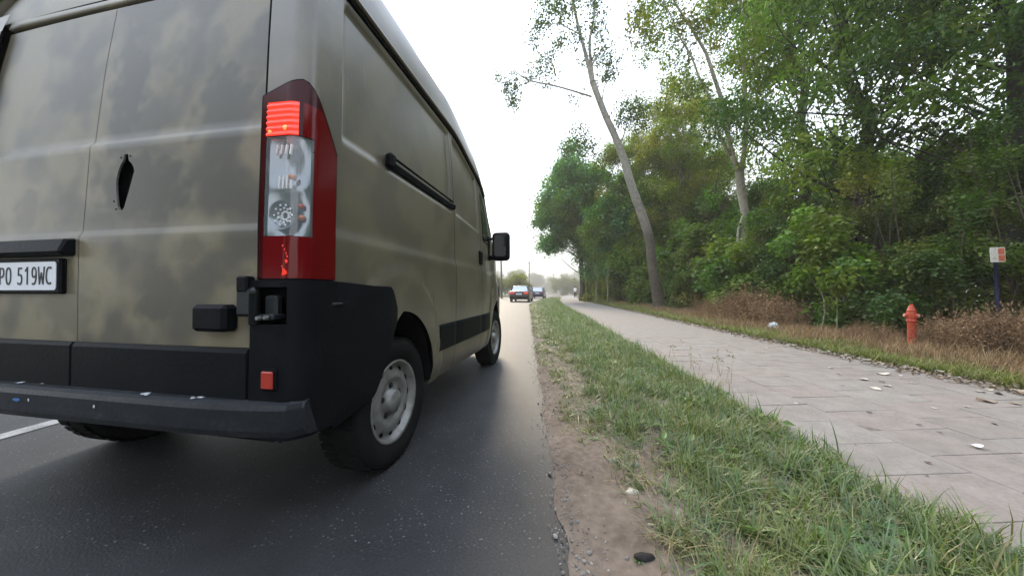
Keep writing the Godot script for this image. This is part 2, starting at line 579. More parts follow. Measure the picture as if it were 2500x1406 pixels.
func sec_y(z, t) -> float:
	var low = 1.3 - 0.36 * ss(-3.25, -3.9, z)
	var top = 2.66 - 0.22 * ss(-1.5, -2.4, z) - 0.16 * ss(-2.2, -2.62, z)
	if z < -2.62: top = lerpf(2.28, 1.34, clampf((-2.62 - z) / 0.68, 0.0, 1.0))
	if z < -3.30: top = 1.34 - 0.30 * ss(-3.30, -3.86, z)
	top = max(top, low + 0.05)
	if t <= 1.3: return 0.3 + (t - 0.3) * (low - 0.3)
	return low + (t - 1.3) / 1.26 * (top - low)

func body(z, t, off = 0.0) -> Vector3:
	var x = w_of(t) * (1.0 - 0.05 * ss(-2.3, -2.9, z) - 0.16 * ss(-2.9, -3.86, z))
	var zz = z + (z_of(t) + 0.055) * clampf((z + 1.0) / 0.8, 0.0, 1.0)
	return Vector3(x + off, sec_y(z, t), zz)

func side_relief(z, t) -> float:
	var r = -0.011 * ss(1.115, 1.165, t)
	for p in [[-1.49, -0.26], [-2.20, -1.555]]:
		var m = min(min(ss(p[0], p[0] + 0.025, z), ss(p[1], p[1] - 0.025, z)), min(ss(1.505, 1.535, t), ss(2.10, 2.07, t)))
		r -= 0.017 * m
	for a in [AX_R, AX_F]:
		var d = Vector2((z - a) * 1.05, (t - 0.34) * 0.86).length()
		r += 0.016 * (1.0 - ss(0.565, 0.60, d))
	return r

func arch_low(z, t0) -> float:
	if z > AX_R: return interp([[0.455, 0.43], [0.48, 0.465], [0.53, 0.553], [0.58, 0.648], [0.615, 0.715], [0.655, 0.772], [0.70, 0.805]], -z)
	for a in [AX_R, AX_F]:
		var q = (z - a) / 0.405
		if abs(q) < 0.9999: return max(t0, 0.34 + 0.465 * sqrt(1.0 - q * q))
	return t0

func side_columns(z0, z1) -> Array:
	# [z, low edge] pairs; where an arch begins the column comes twice
	var zs = []
	var n = int(ceil(abs(z1 - z0) / 0.025))
	for k in n + 1: zs.append(lerpf(z0, z1, float(k) / n))
	for p in [-1.49, -1.465, -0.285, -0.26, -2.20, -2.175, -1.58, -1.555]:
		if p < z0 and p > z1: zs.append(p)
	for a in [AX_R, AX_F]:
		for k in 25:
			var z = a - 0.405 * cos(PI * k / 24.0)
			if a == AX_R and z > a: continue
			if z < z0 and z > z1: zs.append(z)
	zs.sort()
	zs.reverse()
	var out = []
	for z in zs:
		if out.size() and abs(out[-1][0] - z) < 0.0008: continue
		var edge = 0
		for a in [AX_R, AX_F]:
			if a == AX_F and abs(z - (a + 0.405)) < 0.0015: edge = 1
			if abs(z - (a - 0.405)) < 0.0015: edge = 2
		if edge == 1:
			out.append([z, 0.30 if z < -1.0 else 0.43]); out.append([z, 0.34 if z < -1.0 else 0.43])
		elif edge == 2:
			out.append([z, 0.34]); out.append([z, 0.30])
		else:
			out.append([z, arch_low(z, 0.30)])
	return out

func side_sheet(st, sgn, z0, z1, t1, off = 0.0, relief = true, t_min = 0.30):
	st.set_smooth_group(0)
	var rows_hi = [0.95, 1.0, 1.05, 1.09, 1.115, 1.13, 1.15, 1.165, 1.19, 1.23, 1.28, 1.30, 1.34, 1.4, 1.45, 1.49, 1.505, 1.52, 1.535, 1.55, 1.6, 1.66, 1.72, 1.78, 1.84, 1.9, 1.96, 2.02, 2.06, 2.07, 2.085, 2.10, 2.12, 2.15]
	patch(st, side_columns(z0, z1), func(c):
		var r = steps(max(c[1], t_min), 0.95, 16)
		r.pop_back()
		for t in rows_hi:
			if t <= t1 + 0.0001: r.append(t)
		return r
	, func(c, t):
		var p = body(c[0], t, off + (side_relief(c[0], t) if relief else 0.0))
		return Vector3(p.x * sgn, p.y, p.z), sgn < 0)

# plan of the rear corner: s 0..1 from the back door round to the side
func corner(s, t, off = 0.0, sgn = 1) -> Vector3:
	var w = w_of(t)
	var L = s * 0.271
	var p: Vector3
	var nrm: Vector3
	if L < 0.095:
		p = Vector3(w - 0.15 + L, 0, -0.004 * L / 0.095)
		nrm = Vector3(0, 0, 1)
	elif L < 0.1814:
		var a = (L - 0.095) / 0.055
		p = Vector3(w - 0.055 + 0.055 * sin(a), 0, -0.059 + 0.055 * cos(a))
		nrm = Vector3(sin(a), 0, cos(a))
	else:
		p = Vector3(w, 0, -0.059 - (L - 0.1814))
		nrm = Vector3(1, 0, 0)
	p += nrm * off
	p.y = sec_y(0.0, t)
	p.z += z_of(t)
	p.x *= sgn
	return p

func lamp_top(s) -> float:
	if s < 0.52: return lerpf(1.575, 1.630, s / 0.52)
	return lerpf(1.630, 1.43, pow((s - 0.52) / 0.48, 1.25))

func corner_sheet(st, sgn, s0, s1, ns, rows: Callable, off = 0.0):
	st.set_smooth_group(0)
	patch(st, steps(s0, s1, ns), rows, func(s, t): return corner(s, t, off, sgn), sgn > 0)

func door_z(x, t) -> float:
	var z = z_of(t) - 0.012 * pow(abs(x) / 0.85, 2.0)
	z += 0.013 * (1.0 - ss(1.478, 1.503, t)) + 0.010 * (1.0 - ss(1.118, 1.155, t))
	return z - 0.013

func tail_lamp(van, sgn):
	var lamp := Node3D.new()
	lamp.name = "tail_lamp"
	van.add_child(lamp, true)
	if sgn > 0: lamp.set_meta("label", "tall red and clear tail lamp with its brake light lit")
	var st = stool()
	corner_sheet(st, sgn, 0.0, 1.0, 26, func(_s): return steps(0.955, 1.42, 10), -0.045)
	part("lamp_housing", st, M.silver_grey, lamp)
	# deep red cap over the lit section and round the side
	st = stool()
	corner_sheet(st, sgn, 0.0, 1.0, 28, func(s): return steps(min(1.55, lamp_top(s) - 0.012), lamp_top(s), 5), 0.014)
	corner_sheet(st, sgn, 0.0, 0.07, 3, func(_s): return steps(0.955, 1.55, 12), 0.014)
	part("red_lens", st, M.deep_red, lamp)
	st = stool()
	corner_sheet(st, sgn, 0.62, 1.0, 14, func(s): return steps(0.955, min(1.55, lamp_top(s) - 0.012), 16), 0.014)
	corner_sheet(st, sgn, 0.07, 0.62, 16, func(_s): return steps(0.955, 1.098, 5), 0.014)
	corner_sheet(st, sgn, 0.51, 0.62, 5, func(_s): return steps(1.437, 1.55, 4), 0.014)
	part("red_lens", st, M.red_lens, lamp)
	# lit brake section with moulded ribs
	st = stool()
	st.set_smooth_group(0)
	patch(st, steps(0.07, 0.475, 14), func(_s): return steps(1.437, 1.55, 40), func(s, t): return corner(s, t, 0.014 + 0.0022 * sin((t - 1.437) * TAU / 0.019), sgn), sgn > 0)
	part("brake_lens", st, M.brake, lamp)
	st = stool()
	corner_sheet(st, sgn, 0.475, 0.51, 3, func(_s): return steps(1.437, 1.55, 4), 0.0145)
	part("lens_seam", st, M.deep_red, lamp)
	for g in [[0.34, 1.462, 0.009], [0.12, 1.452, 0.006]]:
		st = stool()
		var c = corner(g[0], g[1], 0.013, sgn)
		lathe(st, [[0.0, 0.006], [g[2] * 0.7, 0.004], [g[2], 0.0]], 12, c, Vector3(0.25 * sgn, 0, 1))
		part("bulb_glow", st, M.hot, lamp)
	var tr := RandomNumberGenerator.new()
	tr.seed = 8
	for k in 11:
		var g = [0.37 + tr.randfn() * 0.018, [1.065, 1.052, 1.04, 1.028, 1.012, 0.995, 0.985, 0.978, 0.972, 0.969, 0.975][k], tr.randf_range(0.012, 0.03) * (1.0 if k > 5 else 0.7), tr.randf_range(0.003, 0.008)]
		st = stool()
		st.set_smooth_group(-1)
		var c = corner(g[0], g[1], 0.0155, sgn)
		var rim = []
		for j in 7: rim.append(corner(g[0] + cos(TAU * j / 7.0) * g[2] * tr.randf_range(0.4, 1.2), g[1] + sin(TAU * j / 7.0) * g[3] * tr.randf_range(0.5, 1.4), 0.0147, sgn))
		for j in 7: tri(st, c, rim[j], rim[(j + 1) % 7])
		part("tail_glow", st, M.glow, lamp)
	# clear middle: pane, dark divider, reflector bays
	st = stool()
	corner_sheet(st, sgn, 0.072, 0.618, 18, func(_s): return steps(1.100, 1.434, 8), 0.013)
	part("clear_lens", st, M.glass, lamp)
	st = stool()
	st.set_smooth_group(0)
	patch(st, steps(0.07, 0.62, 18), func(_s): return steps(1.10, 1.436, 24), func(s, t): return corner(s, t, -0.002 - 0.032 * sin(PI * clampf((s - 0.07) / 0.55, 0, 1)) * (0.35 + 0.65 * abs(sin((t - 1.10) / 0.336 * TAU))), sgn), sgn > 0)
	part("reflector", st, M.reflector_silver, lamp)
	for k in 4:
		st = stool()
		box(st, corner(0.19 + k * 0.065, 1.395, 0.0, sgn), Vector3(0.006, 0.034, 0.008), 0.001, Basis(Vector3(0, 0, 1), -0.18 * sgn))
		part("reflector_rib", st, M.white, lamp)
	for k in 4:
		st = stool()
		box(st, corner(0.23 + k * 0.055, 1.287, -0.002, sgn), Vector3(0.006, 0.045, 0.008), 0.001, Basis(Vector3(0, 0, 1), -0.1 * sgn))
		part("reflector_rib", st, M.white, lamp)
	st = stool()
	lathe(st, [[0.050, 0.008], [0.046, 0.007], [0.040, -0.006], [0.025, -0.016], [0.010, -0.020], [0.0, -0.020]], 24, corner(0.30, 1.172, 0.0, sgn), Vector3(0.1 * sgn, 0, 1))
	var bowl = part("reversing_bowl", st, M.reflector_silver, lamp)
	for k in 30:
		var rad = [0.014, 0.025, 0.036][k % 3]
		var a = TAU * (k / 3) / 10.0 + (k % 3) * 0.3
		st = stool()
		lathe(st, [[0.0, 0.004], [0.0035, 0.002], [0.0045, 0.0]], 6, corner(0.30, 1.172, -0.014 + rad * 0.42, sgn) + Vector3(cos(a) * rad, sin(a) * rad, 0), Vector3(0, 0, 1))
		part("facet", st, M.white, bowl)
	for g in [[0.40, 1.305, M.amber], [0.53, 1.165, M.amber], [0.52, 1.205, M.reflex]]:
		st = stool()
		lathe(st, [[0.0, 0.016], [0.008, 0.012], [0.011, 0.0], [0.009, -0.01]], 12, corner(g[0], g[1], -0.006, sgn), Vector3(0.3 * sgn, 0, 1))
		part("bulb", st, g[2], lamp)
	# black gasket round the lamp
	var loop = []
	for k in 21: loop.append(corner(k / 20.0, lamp_top(k / 20.0), 0.008, sgn))
	for k in 12: loop.append(corner(1.0, lerpf(lamp_top(1.0), 0.955, (k + 1) / 12.0), 0.008, sgn))
	for k in 14: loop.append(corner(1.0 - (k + 1) / 14.0, 0.953, 0.008, sgn))
	for k in 14: loop.append(corner(0.0, lerpf(0.955, lamp_top(0.0), (k + 1) / 14.0), 0.008, sgn))
	var rad = []
	for p in loop: rad.append(0.0065)
	st = stool()
	tube(st, loop, rad, 6, false)
	part("gasket", st, M.dark, lamp)
	return lamp

func wheel(van, sgn, z, xc):
	var w := Node3D.new()
	w.name = "wheel"
	van.add_child(w, true)
	var ax = Vector3(sgn, 0, 0)
	var c = Vector3(xc * sgn, 0.33, z)
	var st = stool()
	lathe(st, [[0.205, -0.09], [0.26, -0.105], [0.31, -0.10], [0.327, -0.075], [0.330, -0.03], [0.330, 0.03], [0.327, 0.075], [0.312, 0.098], [0.29, 0.104], [0.265, 0.106], [0.245, 0.100], [0.218, 0.092], [0.205, 0.075]], 56, c, ax)
	var tyre = part("tyre", st, M.rubber, w)
	for k in 40:
		for e in [-1, 1]:
			var a = TAU * (k + 0.25 * e) / 40.0
			st = stool()
			box(st, c + Vector3(sgn * e * 0.055, sin(a) * 0.331, cos(a) * 0.331), Vector3(0.062, 0.008, 0.036), 0.001, Basis(Vector3(1, 0, 0), -a + PI * 0.5))
			part("tread_block", st, M.rubber, tyre)
	st = stool()
	lathe(st, [[0.205, -0.08], [0.205, 0.07], [0.216, 0.088], [0.212, 0.095], [0.198, 0.088], [0.190, 0.060], [0.182, 0.052], [0.165, 0.064], [0.135, 0.078], [0.112, 0.074], [0.100, 0.060], [0.090, 0.058], [0.062, 0.060], [0.058, 0.085], [0.050, 0.094], [0.0, 0.096]], 48, c, ax)
	var rim = part("rim", st, M.steel, w)
	for k in 12:
		var a = TAU * k / 12.0
		st = stool()
		lathe(st, [[0.0, 0.003], [0.012, 0.002], [0.0135, -0.004]], 12, c + ax * 0.062 + Vector3(0, sin(a) * 0.166, cos(a) * 0.166), ax, 1.5)
		part("vent_hole", st, M.dark, rim)
	for k in 5:
		var a = TAU * k / 5.0 + 0.3
		st = stool()
		lathe(st, [[0.0, 0.006], [0.014, 0.005], [0.016, -0.006]], 6, c + ax * 0.062 + Vector3(0, sin(a) * 0.080, cos(a) * 0.080), ax, 1.0, false)
		part("wheel_bolt", st, M.gunmetal, rim)

func build_van():
	var van = thing("panel_van", "olive camouflage painted panel van with brake light lit, driving beside the grass verge", "van", VAN_AT, VAN_TURN)
	var st
	for sgn in [1, -1]:
		# side sheets with real gaps between the doors
		st = stool()
		side_sheet(st, sgn, -0.208, Z_S + 0.003, 2.15)
		part("side_panel", st, M.paint_side, van)
		st = stool()
		side_sheet(st, sgn, Z_S - 0.003, Z_D + 0.003, 2.15)
		part("sliding_door" if sgn > 0 else "side_panel", st, M.paint_side, van)
		st = stool()
		side_sheet(st, sgn, Z_D - 0.003, Z_F + 0.003, 2.15)
		var fd = part("front_door", st, M.paint_side, van)
		st = stool()
		st.set_smooth_group(0)
		patch(st, steps(Z_D - 0.07, Z_F + 0.02, 8), func(z): return steps(1.46 , 2.02 - 0.35 * ss(-2.45, -2.75, z), 8), func(z, t):
			var p = body(z, t, 0.004 + side_relief(z, t))
			return Vector3(p.x * sgn, p.y, p.z), sgn < 0)
		part("window", st, M.window, fd)
		st = stool()
		box(st, Vector3(0.936 * sgn, 1.25, Z_D + 0.0) + Vector3(0, 0, 0.02), Vector3(0.035, 0.14, 0.10), 0.012)
		part("door_handle", st, M.black, fd)
		st = stool()
		side_sheet(st, sgn, Z_F - 0.003, Z_N, 2.15)
		part("fender", st, M.paint_side, van)
		# dark shell behind the gaps, wheel housings
		st = stool()
		side_sheet(st, sgn, -0.22, -2.76, 2.12, -0.03, false)
		part("inner_shell", st, M.dark, van)
		for a in [AX_R, AX_F]:
			st = stool()
			st.set_smooth_group(0)
			patch(st, steps(0.0, PI, 20), func(_a): return [0.0, 1.0], func(an, t): return Vector3(sgn * lerpf(0.935 if a == AX_R else 0.84, 0.62, t), 0.34 + 0.462 * sin(an), a + 0.402 * cos(an)))
			patch(st, steps(0.0, PI, 20), func(_a): return [0.0, 1.0], func(an, t): return Vector3(sgn * 0.62, lerpf(0.26, 0.34 + 0.462 * sin(an), t), a + 0.402 * cos(an)))
			part("wheel_housing", st, M.dark, van)
		# corner pillar above the lamp and gutter line
		st = stool()
		corner_sheet(st, sgn, 0.0, 1.0, 26, func(s): return steps(lamp_top(s), 2.15, 24))
		part("corner_pillar", st, M.paint_side, van)
		st = stool()
		corner_sheet(st, sgn, 0.0, 1.0, 20, func(_s): return steps(0.46, 1.66, 8), -0.05)
		part("pillar_core", st, M.dark, van)
		var gp = []
		var gr = []
		for k in 24:
			var t = lerpf(0.96, 2.06, k / 23.0)
			gp.append(Vector3(sgn * (w_of(t) - 0.154), sec_y(0.0, t), z_of(t) - 0.004))
			gr.append(0.0062)
		st = stool()
		tube(st, gp, gr, 6)
		part("door_gap_seal", st, M.dark, van)
		# two roof grooves: a raised gutter bead along the side
		var pts = []
		var rr = []
		for k in 30:
			var z = lerpf(-0.20, -2.55, k / 29.0)
			var p = body(z, 2.155, 0.004)
			pts.append(Vector3(p.x * sgn, p.y, p.z))
			rr.append(0.012)
		st = stool()
		tube(st, pts, rr, 6)
		part("gutter", st, M.paint_side, van)
		pts = []
		for k in 30:
			var z = lerpf(-0.20, -2.55, k / 29.0)
			var p = body(z, 2.128, -0.010)
			pts.append(Vector3(p.x * sgn, p.y, p.z))
		st = stool()
		tube(st, pts, rr, 6)
		part("gutter_seal", st, M.dark, van)
		# lower body side trim, chamfered black slabs
		for zz in [[-1.13, Z_S + 0.004], [Z_S - 0.004, Z_D + 0.004], [Z_D - 0.004, -2.665]]:
			st = stool()
			st.set_smooth_group(-1)
			var secs = []
			for k in 7:
				var z = lerpf(zz[0], zz[1], k / 6.0)
				var e = 0.006 if (k == 0 or k == 6) else 0.018
				var ring = []
				for q in [[0.495, 0.0], [0.505, e], [0.665, e], [0.678, e - 0.006], [0.682, 0.0]]:
					var p = body(z, q[0], q[1] + 0.001)
					ring.append(Vector3(p.x * sgn, p.y, p.z))
				for q in [0.682, 0.495]:
					var p = body(z, q, -0.02)
					ring.append(Vector3(p.x * sgn, p.y, p.z))
				secs.append(ring)
			loft(st, secs, true, -1)
			part("side_trim", st, M.black, van)
		# bumper corner, black plastic, from under the lamp to the wheel arch
		st = stool()
		corner_sheet(st, sgn, -0.05, 1.0, 28, func(s): return steps(0.42 - 0.015 * s, 0.80, 8), 0.028)
		corner_sheet(st, sgn, 0.42, 1.0, 18, func(_s): return steps(0.80, 0.948, 5), 0.028)
		corner_sheet(st, sgn, -0.05, 0.42, 14, func(_s): return steps(0.925, 0.948, 2), 0.028)
		var bc = part("bumper_corner", st, M.black, van)
		# its top and the pocket walls
		st = stool()
		st.set_smooth_group(-1)
		patch(st, steps(-0.05, 1.0, 24), func(_s): return [0.0, 1.0], func(s, t): return corner(s, 0.948 + 0.006 * t, lerpf(0.028, -0.04, t), sgn))
		patch(st, steps(-0.05, 0.42, 12), func(_s): return [0.0, 1.0], func(s, t): return corner(s, 0.80, lerpf(0.028, -0.045, t), sgn))
		patch(st, steps(-0.05, 0.42, 12), func(_s): return [0.0, 1.0], func(s, t): return corner(s, 0.925, lerpf(0.028, -0.045, t), sgn))
		patch(st, steps(0.80, 0.925, 4), func(_s): return [0.0, 1.0], func(y, t): return corner(0.42, y, lerpf(0.028, -0.045, t), sgn))
		patch(st, steps(-0.05, 0.42, 12), func(_s): return [0.80, 0.925], func(s, t): return corner(s, t, -0.045, sgn))
		patch(st, steps(0.42, 0.95, 8), func(_s): return [0.0, 1.0], func(y, t): return corner(-0.05, y, lerpf(0.028, -0.045, t), sgn))
		part("pocket", st, M.black, bc)
		# side wing of the bumper
		st = stool()
		st.set_smooth_group(0)
		var cols = []
		for k in 26: cols.append(lerpf(-0.206, -0.672, k / 25.0))
		patch(st, cols, func(z):
			var lo = arch_low(z, 0.30) if z < -0.455 else lerpf(0.385, 0.43, ss(-0.2, -0.455, z))
			var hi = lerpf(0.948, 0.935, ss(-0.2, -0.5, z)) - 0.135 * ss(-0.575, -0.672, z)
			return steps(lo, max(hi, lo + 0.01), 12)
		, func(z, t):
			var p = body(z, t, 0.026 - 0.012 * ss(-0.56, -0.672, z) - 0.008 * ss(0.90, 0.948, t))
			return Vector3(p.x * sgn, p.y, p.z), sgn < 0)
		part("bumper_wing", st, M.black, van)
		st = stool()
		st.set_smooth_group(0)
		patch(st, cols, func(_z): return [0.0, 1.0], func(z, t):
			var hi = lerpf(0.948, 0.935, ss(-0.2, -0.5, z)) - 0.135 * ss(-0.575, -0.672, z)
			var p = body(z, max(hi, arch_low(z, 0.30) + 0.01), lerpf(0.018 - 0.012 * ss(-0.56, -0.672, z), -0.01, t))
			return Vector3(p.x * sgn, p.y, p.z))
		part("wing_edge", st, M.black, van)
		st = stool()
		box(st, Vector3(0.981 * sgn, 0.862, -0.20), Vector3(0.008, 0.012, 0.055), 0.003)
		part("tow_cover", st, M.scuffed, van)
		# red reflector in a recessed black surround
		st = stool()
		box(st, corner(0.25, 0.617, 0.030, sgn), Vector3(0.062, 0.074, 0.014), 0.006)
		part("reflector_surround", st, M.dark, van)
		st = stool()
		box(st, corner(0.25, 0.617, 0.038, sgn), Vector3(0.046, 0.058, 0.008), 0.004)
		part("rear_reflector", st, M.reflex, van)
		tail_lamp(van, sgn)
		wheel(van, sgn, AX_R, 0.835)
		wheel(van, sgn, AX_F, 0.785)
		# lower hinge of the back door, in the pocket
		var hg := Node3D.new()
		hg.name = "door_hinge"
		van.add_child(hg, true)
		st = stool()
		box(st, Vector3(0.775 * sgn, 0.875, -0.030), Vector3(0.075, 0.10, 0.03), 0.010)
		part("hinge_leaf", st, M.gunmetal, hg)
		st = stool()
		tube(st, [Vector3(0.812 * sgn, 0.80, -0.022), Vector3(0.812 * sgn, 0.905, -0.022)], [0.016, 0.016], 12)
		part("hinge_pin", st, M.gunmetal, hg)
		st = stool()
		box(st, Vector3(0.852 * sgn, 0.86, -0.055), Vector3(0.05, 0.075, 0.03), 0.008)
		box(st, Vector3(0.852 * sgn, 0.825, -0.045), Vector3(0.07, 0.018, 0.05), 0.004)
		part("hinge_arm", st, M.gunmetal, hg)
		for q in [[0.838, 0.822], [0.868, 0.824]]:
			st = stool()
			lathe(st, [[0.0, 0.012], [0.007, 0.011], [0.008, 0.0]], 6, Vector3(q[0] * sgn, q[1], -0.018), Vector3(0, 0, 1), 1.0, false)
			part("bolt", st, M.steel, hg)
		st = stool()
		box(st, Vector3(0.768 * sgn, 0.935, -0.028), Vector3(0.045, 0.055, 0.035), 0.006)
		part("hinge_cap", st, M.black, hg)
		# mirror
		var mr := Node3D.new()
		mr.name = "wing_mirror"
		van.add_child(mr, true)
		var secs = []
		for k in 9:
			var q = k / 8.0
			var sc = [0.78, 0.93, 0.99, 1.0, 1.0, 0.98, 0.92, 0.8, 0.55][k]
			var ring = []
			for p in rrect(0.098 * sc, 0.158 * sc, 0.045 * sc, 5): ring.append(Vector3(sgn * (1.066 + p.x), 1.412 + p.y, -2.55 - q * 0.12))
			secs.append(ring)
		st = stool()
		loft(st, secs)
		part("mirror_housing", st, M.black, mr)
		st = stool()
		secs = []
		for q in [-2.548, -2.546]:
			var ring = []
			for p in rrect(0.066, 0.118, 0.03, 4): ring.append(Vector3(sgn * (1.066 + p.x), 1.418 + p.y, q))
			secs.append(ring)
		loft(st, secs)
		part("mirror_glass", st, M.window, mr)
		st = stool()
		tube(st, [Vector3(0.87 * sgn, 1.50, -2.64), Vector3(0.93 * sgn, 1.50, -2.63), Vector3(1.00 * sgn, 1.515, -2.61)], [0.014, 0.014, 0.016], 8)
		tube(st, [Vector3(0.86 * sgn, 1.31, -2.66), Vector3(0.93 * sgn, 1.295, -2.64), Vector3(1.03 * sgn, 1.29, -2.61)], [0.034, 0.030, 0.028], 8)
		box(st, Vector3(0.89 * sgn, 1.40, -2.66), Vector3(0.05, 0.30, 0.09), 0.02)
		part("mirror_arm", st, M.black, mr)
		# headlamp, far side of the van
		st = stool()
		box(st, Vector3(0.62 * sgn, 0.86, -3.80), Vector3(0.22, 0.30, 0.10), 0.04)
		part("headlamp", st, M.window, van)
	# sliding door rail on the right
	var zr = [-0.63, Z_S + 0.01]
	st = stool()
	var rs = []
	for k in 12:
		var z = lerpf(zr[0], zr[1], k / 11.0)
		var ring = []
		for q in [[1.535, 0.0], [1.537, 0.016], [1.566, 0.022], [1.572, 0.016], [1.574, -0.006]]: ring.append(body(z, q[0], side_relief(z, q[0]) + q[1]))
		ring.append(body(z, 1.555, -0.04))
		rs.append(ring)
	loft(st, rs, true, -1)
	var rail = part("slide_rail", st, M.black, van)
	st = stool()
	box(st, body(zr[0] + 0.02, 1.560, -0.002), Vector3(0.045, 0.075, 0.05), 0.012)
	part("rail_end_cap", st, M.black, rail)
	st = stool()
	tube(st, [body(zr[0], 1.592, -0.010), body(-1.0, 1.592, -0.010), body(zr[1], 1.592, -0.010)], [0.006, 0.006, 0.006], 6)
	part("rail_slot", st, M.dark, rail)
	# roof, windscreen, nose
	st = stool()
	st.set_smooth_group(0)
	var tl = [2.15, 2.2, 2.25, 2.3, 2.34, 2.38, 2.42, 2.46, 2.49, 2.51, 2.53, 2.545, 2.552, 2.556, 2.558, 2.56]
	for sgn in [1, -1]:
		patch(st, steps(0.0, 1.0, 48), func(_u): return tl, func(u, t):
			var z = lerpf(z_of(t), -2.62, u)
			var p = Vector3(w_of(t), sec_y(z, t), z) * Vector3(1.0 - 0.05 * ss(-2.3, -2.9, z), 1, 1)
			return Vector3(p.x * sgn, p.y, p.z), sgn < 0)
	part("roof", st, M.paint_side, van)
	st = stool()
	st.set_smooth_group(0)
	for sgn in [1, -1]:
		patch(st, steps(-2.62, -3.30, 12), func(_u): return tl, func(z, t):
			var p = body(z, t)
			return Vector3(p.x * sgn, p.y, p.z), sgn < 0)
	part("windscreen", st, M.window, van)
	st = stool()
	st.set_smooth_group(0)
	for sgn in [1, -1]:
		patch(st, steps(-3.30, Z_N, 14), func(_u): return tl, func(z, t):
			var p = body(z, t)
			return Vector3(p.x * sgn, p.y, p.z), sgn < 0)
	part("bonnet", st, M.paint_side, van)
	st = stool()
	st.set_smooth_group(0)
	patch(st, steps(-1.0, 1.0, 16), func(_u): return steps(0.30, 2.56, 20), func(u, t):
		var p = body(Z_N, t)
		return Vector3(p.x * u, p.y, p.z - 0.06 * (1.0 - u * u)))
	part("front_panel", st, M.black, van)
	# header over the back doors
	st = stool()
	st.set_smooth_group(0)
	patch(st, steps(-1.0, 1.0, 24), func(_u): return [2.125, 2.14, 2.2, 2.28, 2.36, 2.44, 2.5, 2.54, 2.558], func(u, t): return Vector3(u * w_of(t) * 0.985, sec_y(0.0, t), z_of(t) - 0.013 - 0.01 * u * u))
	part("roof_header", st, M.paint, van)
	st = stool()
	st.set_smooth_group(0)
	patch(st, steps(-0.74, 0.74, 20), func(_u): return [2.072, 2.076, 2.112, 2.116], func(x, t): return Vector3(x, sec_y(0.0, t), z_of(t) - (0.030 if t < 2.074 or t > 2.114 else 0.010)))
	part("door_top_seal", st, M.paint, van)
	st = stool()
	st.set_smooth_group(-1)
	patch(st, [-0.84, 0.84], func(_u): return [0.40, 1.2, 1.8, 2.2], func(x, t): return Vector3(x, sec_y(0.0, t), z_of(t) - 0.055))
	part("rear_frame", st, M.dark, van)
	# back doors; the one on the right has an open carrot-shaped hole where a handle sat
	var split = -0.055
	var base_rows = [0.58, 0.65, 0.72, 0.80, 0.88, 0.96, 1.04, 1.09, 1.118, 1.13, 1.145, 1.155, 1.19]
	var top_rows = [1.455, 1.478, 1.486, 1.495, 1.503, 1.53, 1.6, 1.68, 1.76, 1.84, 1.92, 1.98, 2.02, 2.05, 2.06]
	var hole_lo = [[0.100, 1.335], [0.108, 1.285], [0.118, 1.245], [0.128, 1.228], [0.140, 1.222], [0.152, 1.235], [0.166, 1.285], [0.180, 1.335], [0.190, 1.370]]
	var hole_hi = [[0.100, 1.342], [0.108, 1.378], [0.118, 1.400], [0.128, 1.412], [0.134, 1.437], [0.152, 1.437], [0.158, 1.412], [0.172, 1.402], [0.184, 1.388], [0.190, 1.372]]
	var S = func(x, t): return Vector3(x, sec_y(0.0, t), door_z(x, t))
	st = stool()
	st.set_smooth_group(0)
	var full = base_rows + [1.24, 1.29, 1.34, 1.39, 1.43] + top_rows
	var mid_cols = [0.100, 0.104, 0.108, 0.113, 0.118, 0.123, 0.128, 0.131, 0.134, 0.140, 0.146, 0.152, 0.155, 0.158, 0.166, 0.172, 0.178, 0.184, 0.190]
	var edge_r = func(t): return w_of(t) - 0.161
	patch(st, steps(0.190, 1.0, 26), func(_u): return full, func(u, t): return S.call(0.190 + (u - 0.190) / 0.81 * (edge_r.call(t) - 0.190), t))
	patch(st, steps(split + 0.0015, 0.100, 7), func(_u): return full, S)
	patch(st, mid_cols, func(x): return base_rows + steps(1.19, interp(hole_lo, x), 5).slice(1), S)
	patch(st, mid_cols, func(x): return steps(interp(hole_hi, x), 1.455, 4).slice(0, 4) + top_rows, S)
	var door = part("back_door", st, M.paint, van, "back door with an open hole where its handle was")
	# rim and depth of the hole
	var loop = []
	for x in mid_cols: loop.append(S.call(x, interp(hole_lo, x)))
	var rev = mid_cols.duplicate()
	rev.reverse()
	for x in rev: loop.append(S.call(x, interp(hole_hi, x)))
	loop.append(loop[0])
	st = stool()
	st.set_smooth_group(-1)
	for k in loop.size() - 1: quad(st, loop[k], loop[k + 1], loop[k + 1] + Vector3(0, 0, -0.006), loop[k] + Vector3(0, 0, -0.006))
	part("hole_edge", st, M.steel, door)
	st = stool()
	st.set_smooth_group(-1)
	patch(st, [0.06, 0.23], func(_u): return [1.18, 1.45], func(x, t): return Vector3(x, t, door_z(x, t) - 0.036))
	part("lock_cavity", st, M.dark, door)
	for q in [[0.118, 1.425], [0.165, 1.428], [0.098, 1.262], [0.112, 1.23]]:
		st = stool()
		lathe(st, [[0.0, 0.0012], [0.0035, 0.001], [0.004, 0.0]], 8, S.call(q[0], q[1]), Vector3(0, 0, 1))
		part("screw_hole", st, M.dark, door)
	st = stool()
	st.set_smooth_group(0)
	patch(st, steps(0.0, 1.0, 28), func(_u): return full, func(u, t): return S.call(lerpf(-edge_r.call(t), split - 0.0015, u), t))
	var ldoor = part("back_door", st, M.paint, van)
	# seam filler between the doors, painted over
	st = stool()
	st.set_smooth_group(0)
	patch(st, [split - 0.02, split + 0.02], func(_u): return full, func(x, t): return S.call(x, t) + Vector3(0, 0, -0.0025))
	part("door_seal", st, M.paint, van)
	# door stop
	st = stool()
